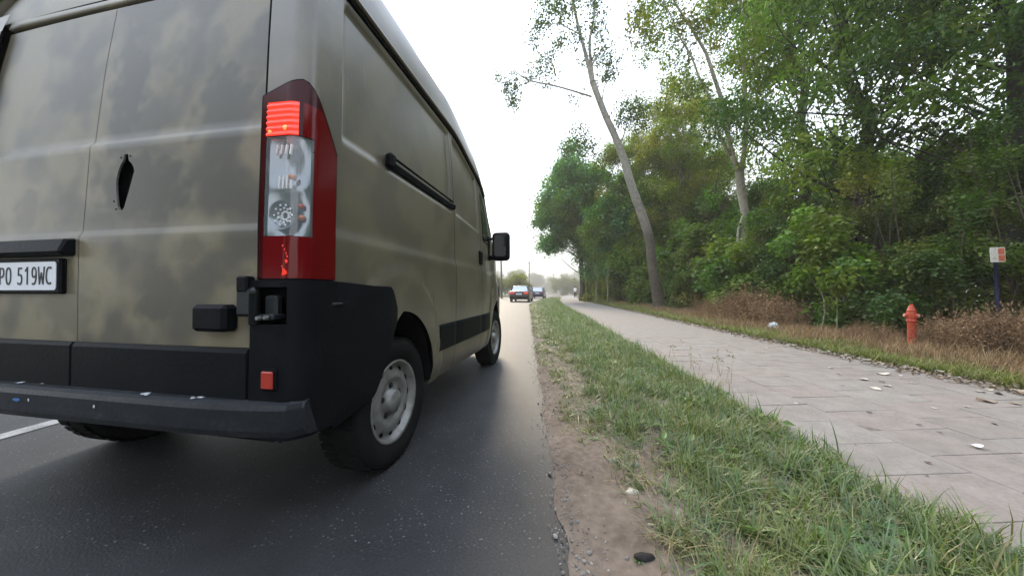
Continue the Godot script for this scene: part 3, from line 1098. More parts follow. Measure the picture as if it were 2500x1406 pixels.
	box(st, Vector3(0.638, 0.819, -0.030), Vector3(0.142, 0.092, 0.055), 0.012)
	part("door_stop", st, M.black, door)
	# plate, its frame and the light bar above
	st = stool()
	var pz = door_z(-0.45, 1.0)
	box(st, Vector3(-0.388, 0.972, pz + 0.012), Vector3(0.545, 0.140, 0.022), 0.006)
	var pf = part("plate_frame", st, M.black, ldoor)
	st = stool()
	var secs = []
	for q in [0.0235, 0.0255]:
		var ring = []
		for p in rrect(0.258, 0.056, 0.012, 4): ring.append(Vector3(-0.388 + p.x, 0.972 + p.y, pz + q))
		secs.append(ring)
	loft(st, secs)
	var plate = part("number_plate", st, M.plate, pf)
	var font := SystemFont.new()
	font.font_names = PackedStringArray(["Droid Sans Mono"])
	var text = "PO 519WC"
	for k in text.length():
		if text[k] == " ": continue
		var tm := TextMesh.new()
		tm.text = text[k]
		tm.font = font
		tm.font_size = 64
		tm.pixel_size = 0.00162
		tm.depth = 0.0015
		var o = mesh_node("character", tm, M.ink, plate)
		o.position = Vector3(-0.441 + k * 0.0405 - (0.012 if k > 2 else 0.0), 0.972, pz + 0.0265)
		o.scale = Vector3(0.60, 0.95, 1.0)
	st = stool()
	secs = []
	for x in [-0.76, -0.75, -0.082, -0.072]:
		var e = 0.0 if (x == -0.75 or x == -0.082) else 0.006
		secs.append([Vector3(x, 1.052 + e, pz), Vector3(x, 1.050 + e, pz + 0.030 - e), Vector3(x, 1.066, pz + 0.046 - e), Vector3(x, 1.115 - e, pz + 0.030 - e), Vector3(x, 1.121 - e, pz)])
	loft(st, secs, true, -1)
	part("plate_light_bar", st, M.black, ldoor)
	# black lower panel of the doors
	for q in [[-0.775, split - 0.003], [split + 0.003, 0.775]]:
		st = stool()
		st.set_smooth_group(-1)
		secs = []
		for x in [q[0], q[0] + 0.004, q[1] - 0.004, q[1]]:
			var e = 0.0 if (x == q[0] or x == q[1]) else 0.012
			secs.append([Vector3(x, 0.50, -0.075), Vector3(x, 0.50, -0.040 + e), Vector3(x, 0.700, -0.040 + e), Vector3(x, 0.714, -0.048 + e), Vector3(x, 0.716, -0.075)])
		loft(st, secs, true, -1)
		part("lower_panel", st, M.black, van)
	# bumper step, bowed in plan, and its lip
	st = stool()
	secs = []
	for k in 25:
		var x = -0.972 * cos(PI * k / 24.0)
		var bow = -0.05 * pow(abs(x) / 0.972, 6.0)
		var z1 = 0.018 + bow
		if abs(x) > 0.95: z1 -= 0.03
		secs.append([Vector3(x, 0.545, -0.075), Vector3(x, 0.545, z1 - 0.022), Vector3(x, 0.538, z1 - 0.004), Vector3(x, 0.522, z1 + 0.003), Vector3(x, 0.45, z1 - 0.006), Vector3(x, 0.425, z1 - 0.02), Vector3(x, 0.42, -0.12)])
	loft(st, secs, true, -1)
	var step = part("bumper_step", st, M.scuffed, van)
	for q in [[-0.31, 0.547, -0.02, 0.012, 0.016, 0], [-0.20, 0.547, -0.03, 0.010, 0.012, 0], [0.36, 0.546, -0.01, 0.022, 0.012, 0], [0.38, 0.546, 0.000, 0.010, 0.008, 0], [0.57, 0.546, -0.012, 0.006, 0.006, 0], [0.60, 0.546, -0.015, 0.016, 0.008, 0], [0.585, 0.546, -0.002, 0.008, 0.008, 0], [-0.235, 0.497, 0.019, 0.020, 0.008, 1], [-0.17, 0.50, 0.018, 0.006, 0.006, 0], [0.17, 0.50, 0.018, 0.006, 0.007, 0], [-0.55, 0.547, -0.03, 0.02, 0.01, 0]]:
		st = stool()
		st.set_smooth_group(-1)
		var c = Vector3(q[0], q[1], q[2])
		var rim = []
		for k in 9:
			var a = TAU * k / 9.0
			var r = rng.randf_range(0.55, 1.2)
			rim.append(c + (Vector3(cos(a) * q[3] * r, sin(a) * q[4] * r, 0.0015) if q[5] == 1 or q[1] < 0.52 else Vector3(cos(a) * q[3] * r, 0.0012, sin(a) * q[4] * r)))
		for k in 9: tri(st, c + Vector3(0, 0.001, 0.002), rim[k], rim[(k + 1) % 9])
		part("paint_chip", st, M.scuff_blue if q[5] == 1 else M.scuff_white, step)
	# underside and axle, exhaust
	st = stool()
	box(st, Vector3(0, 0.40, -1.95), Vector3(1.22, 0.12, 3.6), 0.02)
	part("underbody", st, M.dark, van)
	st = stool()
	tube(st, [Vector3(-0.70, 0.33, AX_R), Vector3(0.70, 0.33, AX_R)], [0.05, 0.05], 10)
	part("rear_axle", st, M.dark, van)
	st = stool()
	box(st, Vector3(0, 0.44, -0.09), Vector3(1.7, 0.10, 0.06), 0.01)
	part("bumper_beam", st, M.dark, van)
	# the lit brake lamp's own light
	for sgn in [1]:
		var l := OmniLight3D.new()
		l.name = "brake_light"
		l.light_color = Color(1.0, 0.12, 0.06)
		l.light_energy = 0.0015
		l.light_size = 0.05
		l.omni_range = 6.0
		l.omni_attenuation = 2.0
		l.shadow_enabled = true
		l.position = corner(0.28, 1.49, 0.10, sgn)
		van.add_child(l, true)

# ------------------------------------------------------------------ vegetation
func leaf_tris(st, base: Vector3, dir: Vector3, up: Vector3, length, width, col):
	var side = dir.cross(up).normalized()
	var nrm = side.cross(dir).normalized()
	var l = base + dir * length * 0.45 - side * width * 0.5 + nrm * width * 0.12
	var r = base + dir * length * 0.45 + side * width * 0.5 + nrm * width * 0.12
	var tip = base + dir * length - nrm * length * 0.10
	st.set_color(col)
	tri(st, base, l, tip)
	tri(st, base, tip, r)

func sprig_mesh(sd, count, spread, length, width, droop) -> ArrayMesh:
	var r := RandomNumberGenerator.new()
	r.seed = sd
	var st = stool()
	st.set_smooth_group(-1)
	for k in count:
		var q = float(k) / count
		var a = k * 2.4 + r.randf_range(-0.5, 0.5)
		var p = Vector3(r.randfn(0, 0.30), (q - 0.5) * 1.1 + r.randfn(0, 0.12), r.randfn(0, 0.30)) * spread
		var d = Vector3(cos(a), r.randf_range(-0.7, 0.5) - droop, sin(a)).normalized()
		var up = Vector3(r.randfn(0, 0.35), 1, r.randfn(0, 0.35)).normalized()
		var c = r.randf_range(0.62, 1.25)
		leaf_tris(st, p, d, up, length * r.randf_range(0.7, 1.2), width * r.randf_range(0.8, 1.2), Color(c, c, c * 0.9))
	return done(st)

var SPRIGS := []
var TUFTS := []

func scatter(called, mesh, xf: Array, cols: Array, material, parent) -> MultiMeshInstance3D:
	var mm := MultiMesh.new()
	mm.transform_format = MultiMesh.TRANSFORM_3D
	mm.use_colors = true
	mm.mesh = mesh
	mm.instance_count = xf.size()
	for k in xf.size():
		mm.set_instance_transform(k, xf[k])
		mm.set_instance_color(k, cols[k])
	var o := MultiMeshInstance3D.new()
	o.name = called if parent else numbered(called)
	o.multimesh = mm
	o.material_override = material
	if parent: parent.add_child(o, true)
	else: add_child(o, true)
	return o

func rand_basis(r, s) -> Basis:
	return Basis.from_euler(Vector3(r.randf_range(-0.7, 0.7), r.randf_range(0, TAU), r.randf_range(-0.7, 0.7))).scaled(Vector3.ONE * s)

# blobs: [centre, radii vector, sprig count]; fills a crown with sprigs, denser towards each clump's skin
func foliage(parent, blobs, cols, size, kind, sd, called = "crown"):
	var r := RandomNumberGenerator.new()
	r.seed = sd
	var xf = []
	var cc = []
	for b in blobs:
		var tone = r.randf_range(0.8, 1.2)
		var base: Color = cols[r.randi() % cols.size()]
		for k in b[2]:
			var d = Vector3(r.randfn(), r.randfn(), r.randfn()).normalized() * pow(r.randf(), 0.45)
			var p = b[0] + d * b[1] * r.randf_range(0.85, 1.2)
			xf.append(Transform3D(rand_basis(r, size * r.randf_range(0.7, 1.3)), p))
			var t = tone * r.randf_range(0.8, 1.2)
			cc.append(Color(base.r * t * r.randf_range(0.9, 1.15), base.g * t, base.b * t))
	return scatter(called, SPRIGS[kind], xf, cc, M.leaf, parent)

func limb(st, a: Vector3, b: Vector3, r0, r1, r, col, bow = 0.12):
	var pts = []
	var rad = []
	var cc = []
	var off = Vector3(r.randfn(), r.randfn(), r.randfn()) * bow * a.distance_to(b)
	for k in 6:
		var q = k / 5.0
		pts.append(a.lerp(b, q) + off * sin(PI * q) * 0.6 + Vector3(0, -0.5 * bow * a.distance_to(b) * sin(PI * q), 0))
		rad.append(lerpf(r0, r1, q))
		cc.append(col)
	tube(st, pts, rad, 5, false, cc)

# a tree with a wandering trunk, limbs to every clump of its crown, and leaves
func tree(called, label, category, where: Vector3, h, cr, cb, clumps, per, cols, size, kind, sd, group = "", bark := Color(0.10, 0.085, 0.07), lean := Vector3.ZERO, turn = 0.0, clump_r = 0.30) -> Node3D:
	var r := RandomNumberGenerator.new()
	r.seed = sd
	var root = thing(called, label, category, where, turn, group)
	var st = stool()
	var pts = []
	var rad = []
	var cc = []
	var r0 = 0.014 * h + 0.03
	for k in 11:
		var q = k / 10.0
		pts.append(Vector3(r.randfn() * 0.016 * h * q, h * 0.93 * q - 0.15, r.randfn() * 0.016 * h * q) + lean * q * q)
		rad.append(r0 * (1.25 if k == 0 else 1.0) * pow(1.0 - q, 0.8) + 0.012)
		cc.append(Color(bark.r, bark.g, bark.b) * r.randf_range(0.85, 1.15))
	tube(st, pts, rad, 9, true, cc)
	var blobs = []
	var cy = (cb + h) * 0.5
	var ry = (h - cb) * 0.5
	for k in clumps:
		var d = Vector3(r.randfn(), r.randfn() * 0.9, r.randfn()).normalized() * pow(r.randf(), 0.4)
		var shape = 1.0 - 0.25 * max(0.0, d.y)
		var p = Vector3(d.x * cr * shape, cy + d.y * ry, d.z * cr * shape) + lean * pow(clampf((cy + d.y * ry) / h, 0, 1), 2.0)
		var hy = clampf((p.y - 0.25 * cr) / h, 0.12, 0.92)
		var i = int(hy * 10.0)
		limb(st, pts[i], p, rad[i] * 0.27, 0.006, r, cc[i], 0.10)
		var br = cr * clump_r * r.randf_range(0.75, 1.3)
		blobs.append([p, Vector3(br, br * 0.72, br), int(per * r.randf_range(0.7, 1.3))])
	part("trunk", st, M.bark, root)
	tag(foliage(root, blobs, cols, size, kind, sd + 7), "", "", "", "stuff")
	return root

func copy_of(o: Node3D, where, turn, sc, label, group) -> Node3D:
	var c = o.duplicate()
	c.name = numbered(String(o.name).rstrip("0123456789_"))
	add_child(c, true)
	c.position = where
	c.rotation.y = turn
	c.scale = Vector3(sc, sc, sc)
	tag(c, label, "", group)
	return c

func shrub(called, label, where: Vector3, h, w, per, cols, size, kind, sd, group) -> Node3D:
	var r := RandomNumberGenerator.new()
	r.seed = sd
	var root = thing(called, label, "shrub", where, 0.0, group)
	var st = stool()
	var blobs = []
	var n = int(11 + w * 6)
	for k in n:
		var a = r.randf_range(0, TAU)
		var q = sqrt(r.randf())
		# most clumps in the body, every fourth on a shoot that stands out of it
		var shoot = k % 4 == 0
		var y = h * (r.randf_range(0.8, 1.3) if shoot else r.randf_range(0.08, 0.88))
		var wy = w * (r.randf_range(0.3, 1.25) if shoot else 1.0 - 0.4 * pow(y / h, 2.0))
		var p = Vector3(cos(a) * wy * q, y, sin(a) * wy * q)
		limb(st, Vector3(p.x * 0.15, -0.1, p.z * 0.15), p, 0.012 + h * 0.004, 0.004, r, Color(0.11, 0.09, 0.065), 0.10)
		var br = w * (r.randf_range(0.12, 0.22) if shoot else r.randf_range(0.2, 0.42))
		blobs.append([p, Vector3(br, br * (1.5 if shoot else 0.8), br), int(per * (0.3 if shoot else 0.75) * r.randf_range(0.6, 1.3))])
	part("stem", st, M.bark, root)
	tag(foliage(root, blobs, cols, size, kind, sd + 3, "foliage"), "", "", "", "stuff")
	return root

func blade_mesh(sd, blades, height, width, spread, bend) -> ArrayMesh:
	var r := RandomNumberGenerator.new()
	r.seed = sd
	var st = stool()
	st.set_smooth_group(-1)
	for k in blades:
		var a = r.randf_range(0, TAU)
		var p = Vector3(r.randfn() * spread, 0, r.randfn() * spread)
		var out = Vector3(cos(a), 0, sin(a))
		var side = Vector3(-sin(a), 0, cos(a))
		var h = height * r.randf_range(0.5, 1.2)
		var b = bend * r.randf_range(0.3, 1.5)
		var c = r.randf_range(0.7, 1.25)
		st.set_color(Color(c * r.randf_range(0.92, 1.1), c, c * 0.95))
		var prev = []
		for j in 4:
			var q = j / 3.0
			var cpt = p + out * h * b * q * q + Vector3(0, h * (q - 0.35 * b * q * q), 0)
			var w = width * (1.0 - q * q * 0.96)
			var cur = [cpt - side * w * 0.5, cpt + side * w * 0.5]
			if j > 0:
				tri(st, prev[0], cur[0], cur[1])
				tri(st, prev[0], cur[1], prev[1])
			prev = cur
	return done(st)

func stalk_mesh(sd, n, height, leaves = 7) -> ArrayMesh:
	# dry weed: thin stalks with small seed heads and shrivelled leaves
	var r := RandomNumberGenerator.new()
	r.seed = sd
	var st = stool()
	st.set_smooth_group(-1)
	for k in n:
		var a = r.randf_range(0, TAU)
		var base = Vector3(r.randfn() * 0.06, 0, r.randfn() * 0.06)
		var h = height * r.randf_range(0.5, 1.15)
		var top = base + Vector3(cos(a) * h * r.randf_range(0.1, 0.5), h, sin(a) * h * r.randf_range(0.1, 0.5))
		var side = Vector3(-sin(a), 0, cos(a)) * 0.003
		var c = r.randf_range(0.6, 1.3)
		st.set_color(Color(c, c * 0.95, c * 0.9))
		tri(st, base - side, base + side, top)
		for j in leaves:
			var q = r.randf_range(0.35 if leaves > 4 else 0.8, 1.0)
			var p = base.lerp(top, q)
			var d = Vector3(r.randfn(), r.randf_range(-0.8, 0.9), r.randfn()).normalized()
			c = r.randf_range(0.55, 1.35)
			leaf_tris(st, p, d, Vector3(r.randfn(), 1, r.randfn()).normalized(), r.randf_range(0.02, 0.065), r.randf_range(0.006, 0.02), Color(c, c * 0.95, c * 0.88))
	return done(st)

func build_grass():
	var r := RandomNumberGenerator.new()
	r.seed = 77
	var bare := FastNoiseLite.new()
	bare.seed = 9
	bare.frequency = 1.1
	var hue := FastNoiseLite.new()
	hue.seed = 10
	hue.frequency = 1.7
	var t0 = blade_mesh(1, 10, 0.078, 0.0046, 0.024, 0.9)
	var t1 = blade_mesh(2, 7, 0.068, 0.0095, 0.026, 1.1)
	var t2 = blade_mesh(3, 6, 0.120, 0.0042, 0.020, 0.8)
	var t3 = blade_mesh(4, 10, 0.06, 0.0035, 0.03, 1.2)
	var xs = [[], [], [], []]
	var cs = [[], [], [], []]
	var n = 0
	while n < 46000:
		# more tufts near the camera
		var d = 0.35 + pow(r.randf(), 2.3) * 46.0
		var t = r.randf()
		var l = edge_x(road_edge, d)
		var rr = edge_x(path_in, d) - 0.03
		var x = lerpf(l, rr, t)
		n += 1
		var cover = ss(0.06, 0.30, t + 0.24 * bare.get_noise_2d(x * 1.4, d * 0.8) - 0.20 * ss(2.1, 0.9, d) + 0.14 * ss(1.7, 3.4, d) + 0.08 * ss(5.0, 14.0, d))
		if r.randf() > cover * (1.0 - 0.92 * ss(0.0, 0.28, bare.get_noise_2d(x * 4.0 + 30.0, d * 3.0))): continue
		var lush = ss(0.08, 0.46, t + 0.25 * hue.get_noise_2d(x, d))
		var far = 1.0 + 0.045 * d
		var g = hue.get_noise_2d(x * 2.0 + 40.0, d * 2.0)
		var kind = 0
		var pick = r.randf()
		if lush < 0.35: kind = 3 if pick < 0.6 else 1
		elif pick < 0.45: kind = 0
		elif pick < 0.72: kind = 2
		else: kind = 1
		var sc = r.randf_range(0.6, 1.3) * lerpf(0.7, 1.1, lush) * (1.0 + 0.45 * bare.get_noise_2d(x * 2.0 - 9.0, d * 1.5))
		var b = Basis.from_euler(Vector3(r.randf_range(-0.25, 0.25), r.randf_range(0, TAU), r.randf_range(-0.25, 0.25))).scaled(Vector3(sc * far, sc * min(far, 1.5), sc * far))
		xs[kind].append(Transform3D(b, Vector3(x, 0.012, -d)))
		var col = Color(0.205, 0.240, 0.075).lerp(Color(0.155, 0.225, 0.125), clampf(0.5 + g * 1.3, 0, 1))
		if kind == 3 or r.randf() < 0.18 + 0.35 * (1.0 - lush): col = col.lerp(Color(0.30, 0.25, 0.14), r.randf_range(0.3, 0.9))
		var v = r.randf_range(0.75, 1.25)
		cs[kind].append(Color(col.r * v, col.g * v, col.b * v))
	for k in 4:
		var o = scatter("verge_grass", [t0, t1, t2, t3][k], xs[k], cs[k], M.grass, null)
		tag(o, ["medium green grass covering the verge between road and path", "short broad bladed grass low in the road verge", "long thin grass standing up along the path edging", "sparse dry grass over the bare soil by the asphalt"][k], "grass", "", "stuff")
	# broad leaved ground plants and straw lying among the grass; crumbs of stone along the asphalt
	var lx = []
	var lc = []
	var sx = []
	var sc2 = []
	var plant = sprig_mesh(61, 9, 0.04, 0.055, 0.024, -0.35)
	var straw = blade_mesh(62, 3, 0.14, 0.0032, 0.03, 2.2)
	for k in 1900:
		var d = 0.5 + pow(r.randf(), 1.8) * 12.0
		var t = lerpf(0.18, 0.98, r.randf())
		var x = lerpf(edge_x(road_edge, d), edge_x(path_in, d), t)
		if k % 3 == 0:
			if t > 0.4 and hue.get_noise_2d(x * 1.5, d * 1.5) > -0.1:
				lx.append(Transform3D(Basis(Vector3.UP, r.randf() * TAU).scaled(Vector3.ONE * r.randf_range(0.6, 1.5)), Vector3(x, 0.05, -d)))
				var c = Color(0.13, 0.24, 0.06).lerp(Color(0.20, 0.27, 0.07), r.randf())
				lc.append(c)
		else:
			sx.append(Transform3D(Basis.from_euler(Vector3(r.randf_range(-0.5, 0.5), r.randf() * TAU, r.randf_range(-0.5, 0.5))).scaled(Vector3.ONE * r.randf_range(0.6, 1.3)), Vector3(x, 0.02, -d)))
			sc2.append(Color(0.36, 0.29, 0.17).lerp(Color(0.20, 0.15, 0.09), r.randf()))
	tag(scatter("ground_plants", plant, lx, lc, M.grass, null), "low broad leaved plants mixed through the verge grass", "plants", "", "stuff")
	tag(scatter("straw", straw, sx, sc2, M.dry, null), "dead straw blades bent over in the road verge", "straw", "", "stuff")
	var gst = stool()
	gst.set_smooth_group(-1)
	gst.set_color(Color(1, 1, 1))
	lathe(gst, [[0.0, 0.5], [0.45, 0.38], [0.62, 0.0], [0.4, -0.3], [0.0, -0.4]], 6, Vector3.ZERO, Vector3.UP, 1.3, false)
	var crumb = done(gst)
	var cx = []
	var ccol = []
	for k in 2600:
		var d = 0.6 + pow(r.randf(), 2.0) * 11.0
		var x = edge_x(road_edge, d) + 0.02 + r.randfn() * 0.05 if k % 2 else edge_x(road_edge, d) + abs(r.randfn()) * 0.24
		var q = r.randf_range(0.0025, 0.007) * (1.0 + 1.5 * pow(r.randf(), 8.0))
		cx.append(Transform3D(Basis.from_euler(Vector3(r.randf() * 3.0, r.randf() * 6.0, r.randf() * 3.0)).scaled(Vector3(q, q * 0.8, q)), Vector3(x, 0.008 + 0.014 * ss(0.0, 0.15, x - edge_x(road_edge, d)), -d)))
		var v = r.randf_range(0.10, 0.30)
		ccol.append(Color(v, v * 0.92, v * 0.84))
	tag(scatter("gravel", crumb, cx, ccol, M.litter, null), "loose grit and crumbs of soil along the asphalt edge", "gravel", "", "stuff")
	# seed stalks standing over the path's edge
	var xf = []
	var cc = []
	var stalk = stalk_mesh(41, 3, 0.24, 3)
	for q in [[1690, 905], [1745, 915], [1775, 945], [1700, 930], [1760, 925], [1640, 880]]:
		var p = on_ground(q[0], q[1])
		xf.append(Transform3D(Basis(Vector3.UP, r.randf() * TAU), Vector3(p.x, 0.01, p.z)))
		cc.append(Color(0.24, 0.23, 0.12))
	tag(scatter("seed_stalks", stalk, xf, cc, M.dry, null), "thin seeding stalks rising above the grass by the path", "grass", "", "stuff")
	# grass and dry growth on the far side of the path
	var gx = []
	var gc = []
	var dx = []
	var dc = []
	n = 0
	while n < 15000:
		n += 1
		var d = 1.4 + pow(r.randf(), 1.8) * 38.0
		var t = pow(r.randf(), 1.4)
		var x0 = edge_x(path_out, d) + 0.10 + 0.25 * ss(5.0, 2.0, d) * r.randf()
		var wid = 1.6 + 0.06 * d
		var x = x0 + t * wid
		var far = 1.0 + 0.035 * d
		var dry = ss(0.15, 0.55, t + 0.5 * bare.get_noise_2d(x * 0.6, d * 0.5)) * (1.0 - 0.5 * ss(12.0, 20.0, d))
		var sc = r.randf_range(0.8, 1.5)
		var b = Basis.from_euler(Vector3(r.randf_range(-0.25, 0.25), r.randf_range(0, TAU), r.randf_range(-0.25, 0.25))).scaled(Vector3.ONE * sc * min(far, 2.2))
		var v = r.randf_range(0.7, 1.3)
		var y = 0.03 + 0.25 * t * wid / 26.0
		if r.randf() < dry:
			dx.append(Transform3D(b, Vector3(x, y, -d)))
			var c = Color(0.34, 0.25, 0.13).lerp(Color(0.22, 0.14, 0.075), r.randf())
			dc.append(Color(c.r * v, c.g * v, c.b * v))
		else:
			gx.append(Transform3D(b, Vector3(x, y, -d)))
			var c = Color(0.17, 0.21, 0.045).lerp(Color(0.27, 0.22, 0.08), r.randf() * 0.8)
			gc.append(Color(c.r * v, c.g * v, c.b * v))
	tag(scatter("path_grass", t0, gx, gc, M.grass, null), "yellowish green grass between path and wood", "grass", "", "stuff")
	tag(scatter("dry_grass", t2, dx, dc, M.dry, null), "straw coloured dry grass at the foot of the wood", "grass", "", "stuff")
	# dry brown weed thickets: by the wood edge and round the hydrant and sign
	var weed = stalk_mesh(51, 8, 0.62, 11)
	for grp in [["brown dead weeds standing before the shrubs beyond the path", [[1735, 770, 0.7], [1775, 775, 0.9], [1815, 780, 1.0], [1855, 785, 1.0], [1895, 790, 0.85], [1930, 795, 0.7]], 8.6, 95], ["brown dead weeds around the hydrant and the signpost", [[2290, 850, 0.75], [2350, 855, 0.85], [2400, 860, 0.9], [2450, 865, 1.0], [2500, 870, 1.0], [2170, 838, 0.55], [2100, 826, 0.5], [2560, 880, 1.0], [2440, 835, 1.0], [2380, 830, 0.9], [2320, 830, 0.8]], 5.4, 70]]:
		xf = []
		cc = []
		for q in grp[1]:
			for k in grp[3]:
				var p = on_ground(q[0] + r.randfn() * 22.0, q[1] + r.randfn() * 7.0)
				var sc = q[2] * r.randf_range(0.6, 1.2) * (1.5 if grp[2] > 7.0 else 0.95)
				xf.append(Transform3D(Basis.from_euler(Vector3(r.randf_range(-0.3, 0.3), r.randf() * TAU, r.randf_range(-0.3, 0.3))).scaled(Vector3.ONE * sc), Vector3(p.x, 0.03, p.z)))
				var c = Color(0.25, 0.150, 0.085).lerp(Color(0.42, 0.30, 0.15), r.randf() * r.randf())
				var v = r.randf_range(0.6, 1.2)
				cc.append(Color(c.r * v, c.g * v, c.b * v))
		tag(scatter("dead_weeds", weed, xf, cc, M.dry, null), grp[0], "weeds", "", "stuff")

func build_litter():
	var r := RandomNumberGenerator.new()
	r.seed = 5
	# leaf shapes, curled
	var shapes = []
	for k in 4:
		var st = stool()
		st.set_smooth_group(0)
		st.set_color(Color(1, 1, 1))
		var c = r.randf_range(0.15, 0.45)
		patch(st, steps(0.0, 1.0, 6), func(_u): return [-1.0, -0.5, 0.0, 0.5, 1.0], func(u, t):
			var w = 0.36 * pow(sin(PI * pow(u, 0.75)), 0.8) + 0.01
			return Vector3(t * w, 0.05 + c * t * t * 0.35 + c * 0.3 * sin(u * 5.0 + k), u - 0.5))
		shapes.append(done(st))
	# a drift along the path's far edge, too many to count
	var xf = [[], [], []]
	var cc = [[], [], []]
	for k in 2600:
		var d = 0.8 + pow(r.randf(), 1.7) * 17.0
		var x = edge_x(path_out, d) + r.randfn() * 0.09 - 0.02
		var s = r.randf_range(0.022, 0.06)
		var e = k % 3
		xf[e].append(Transform3D(Basis.from_euler(Vector3(r.randfn() * 0.35, r.randf() * TAU, r.randfn() * 0.35)).scaled(Vector3.ONE * s), Vector3(x, 0.034 + abs(r.randfn()) * 0.014, -d)))
		var c = Color(0.40, 0.36, 0.30).lerp(Color(0.22, 0.15, 0.09), pow(r.randf(), 1.4))
		cc[e].append(c)
	for e in 3:
		tag(scatter("leaf_litter", shapes[e], xf[e], cc[e], M.litter, null), ["pale fallen leaves drifted along the path's wooded edge", "curled grey leaves drifted along the path's wooded edge", "broken brown leaves drifted along the path's wooded edge"][e], "leaf litter", "", "stuff")
	# single leaves lying on the paving, where the photograph shows them
	var spots = [[2160, 914, 26, 0], [2110, 926, 22, 0], [2140, 950, 24, 0], [2165, 942, 18, 0], [2057, 940, 8, 0], [2230, 935, 10, 0], [2200, 917, 10, 0], [2282, 996, 12, 0], [2361, 993, 12, 0], [2410, 980, 34, 1], [2480, 985, 18, 1], [2398, 957, 16, 0], [2385, 955, 12, 1], [2440, 962, 24, 2], [2245, 1037, 14, 2], [2295, 1055, 12, 2], [2267, 1129, 16, 2], [2265, 1161, 10, 2], [2123, 1006, 14, 2], [1945, 985, 10, 0], [1780, 868, 12, 2], [1670, 843, 8, 0], [1715, 856, 8, 0], [1870, 850, 9, 0], [1862, 861, 8, 0], [2030, 898, 12, 0], [2050, 913, 10, 0], [1835, 965, 9, 2], [2430, 1035, 16, 2], [1500, 809, 7, 0], [2090, 1085, 8, 2], [1940, 1075, 7, 2], [2330, 912, 16, 1], [2360, 930, 18, 0], [2155, 932, 16, 2]]
	for q in spots:
		var p = on_ground(q[0], q[1], 0.034)
		var o = mesh_node("fallen_leaf", shapes[r.randi() % 4], [M.leaf_pale, M.leaf_tan, M.leaf_brown][q[3]])
		var s = q[2] * -p.z / F * (0.75 if q[3] == 2 else 1.0)
		o.position = p
		o.basis = Basis.from_euler(Vector3(r.randfn() * 0.06, r.randf() * TAU, r.randfn() * 0.06)).scaled(Vector3(s, s * 0.55, s))
		tag(o, ["pale dry leaf lying flat on the paved path", "tan curled leaf lying on the path near the leaf drift", "dark brown leaf scrap lying on the paved path"][q[3]], "leaf", ["pale leaves on the path", "tan leaves on the path", "brown leaf scraps on the path"][q[3]])

func stone(called, label, category, p: Vector3, size: Vector3, material, sd):
	var n := FastNoiseLite.new()
	n.seed = sd
	n.frequency = 1.1
	var st = stool()
	st.set_smooth_group(0)
	var rings = []
	for k in 9:
		var a = PI * k / 8.0
		var ring = []
		for j in 14:
			var b = TAU * j / 14.0
			var d = Vector3(sin(a) * cos(b), cos(a), sin(a) * sin(b))
			ring.append(d * size * (1.0 + 0.35 * n.get_noise_3d(d.x * 1.5, d.y * 1.5, d.z * 1.5)))
		rings.append(ring)
	loft(st, rings, false)
	var o = mesh_node(called, done(st), material)
	o.position = p
	tag(o, label, category)
	return o

func weed_plant(label, p: Vector3, n, size, sd, col: Color):
	# low rosette; every leaf is a part of its own
	var r := RandomNumberGenerator.new()
	r.seed = sd
	var root = thing("broadleaf_weed", label, "plant", p)
	for k in n:
		var st = stool()
		st.set_smooth_group(0)
		var c = r.randf_range(0.8, 1.25)
		st.set_color(Color(col.r * c, col.g * c, col.b * c))
		var a = k * 2.4 + r.randf_range(-0.3, 0.3)
		var L = size * r.randf_range(0.65, 1.15)
		var rise = r.randf_range(0.35, 1.0)
		var out = Vector3(cos(a), 0, sin(a))
		var sd2 = Vector3(-sin(a), 0, cos(a))
		patch(st, steps(0.0, 1.0, 7), func(_u): return [-1.0, -0.5, 0.0, 0.5, 1.0], func(u, t):
			var w = L * 0.20 * pow(sin(PI * clampf(u, 0.02, 0.99)), 0.7) * (0.25 + 0.75 * ss(0.0, 0.4, u))
			return out * L * u * (1.0 - 0.15 * u) + sd2 * w * t + Vector3(0, L * rise * (u - 0.62 * u * u) + abs(t) * w * 0.45, 0))
		part("leaf", st, M.grass, root)

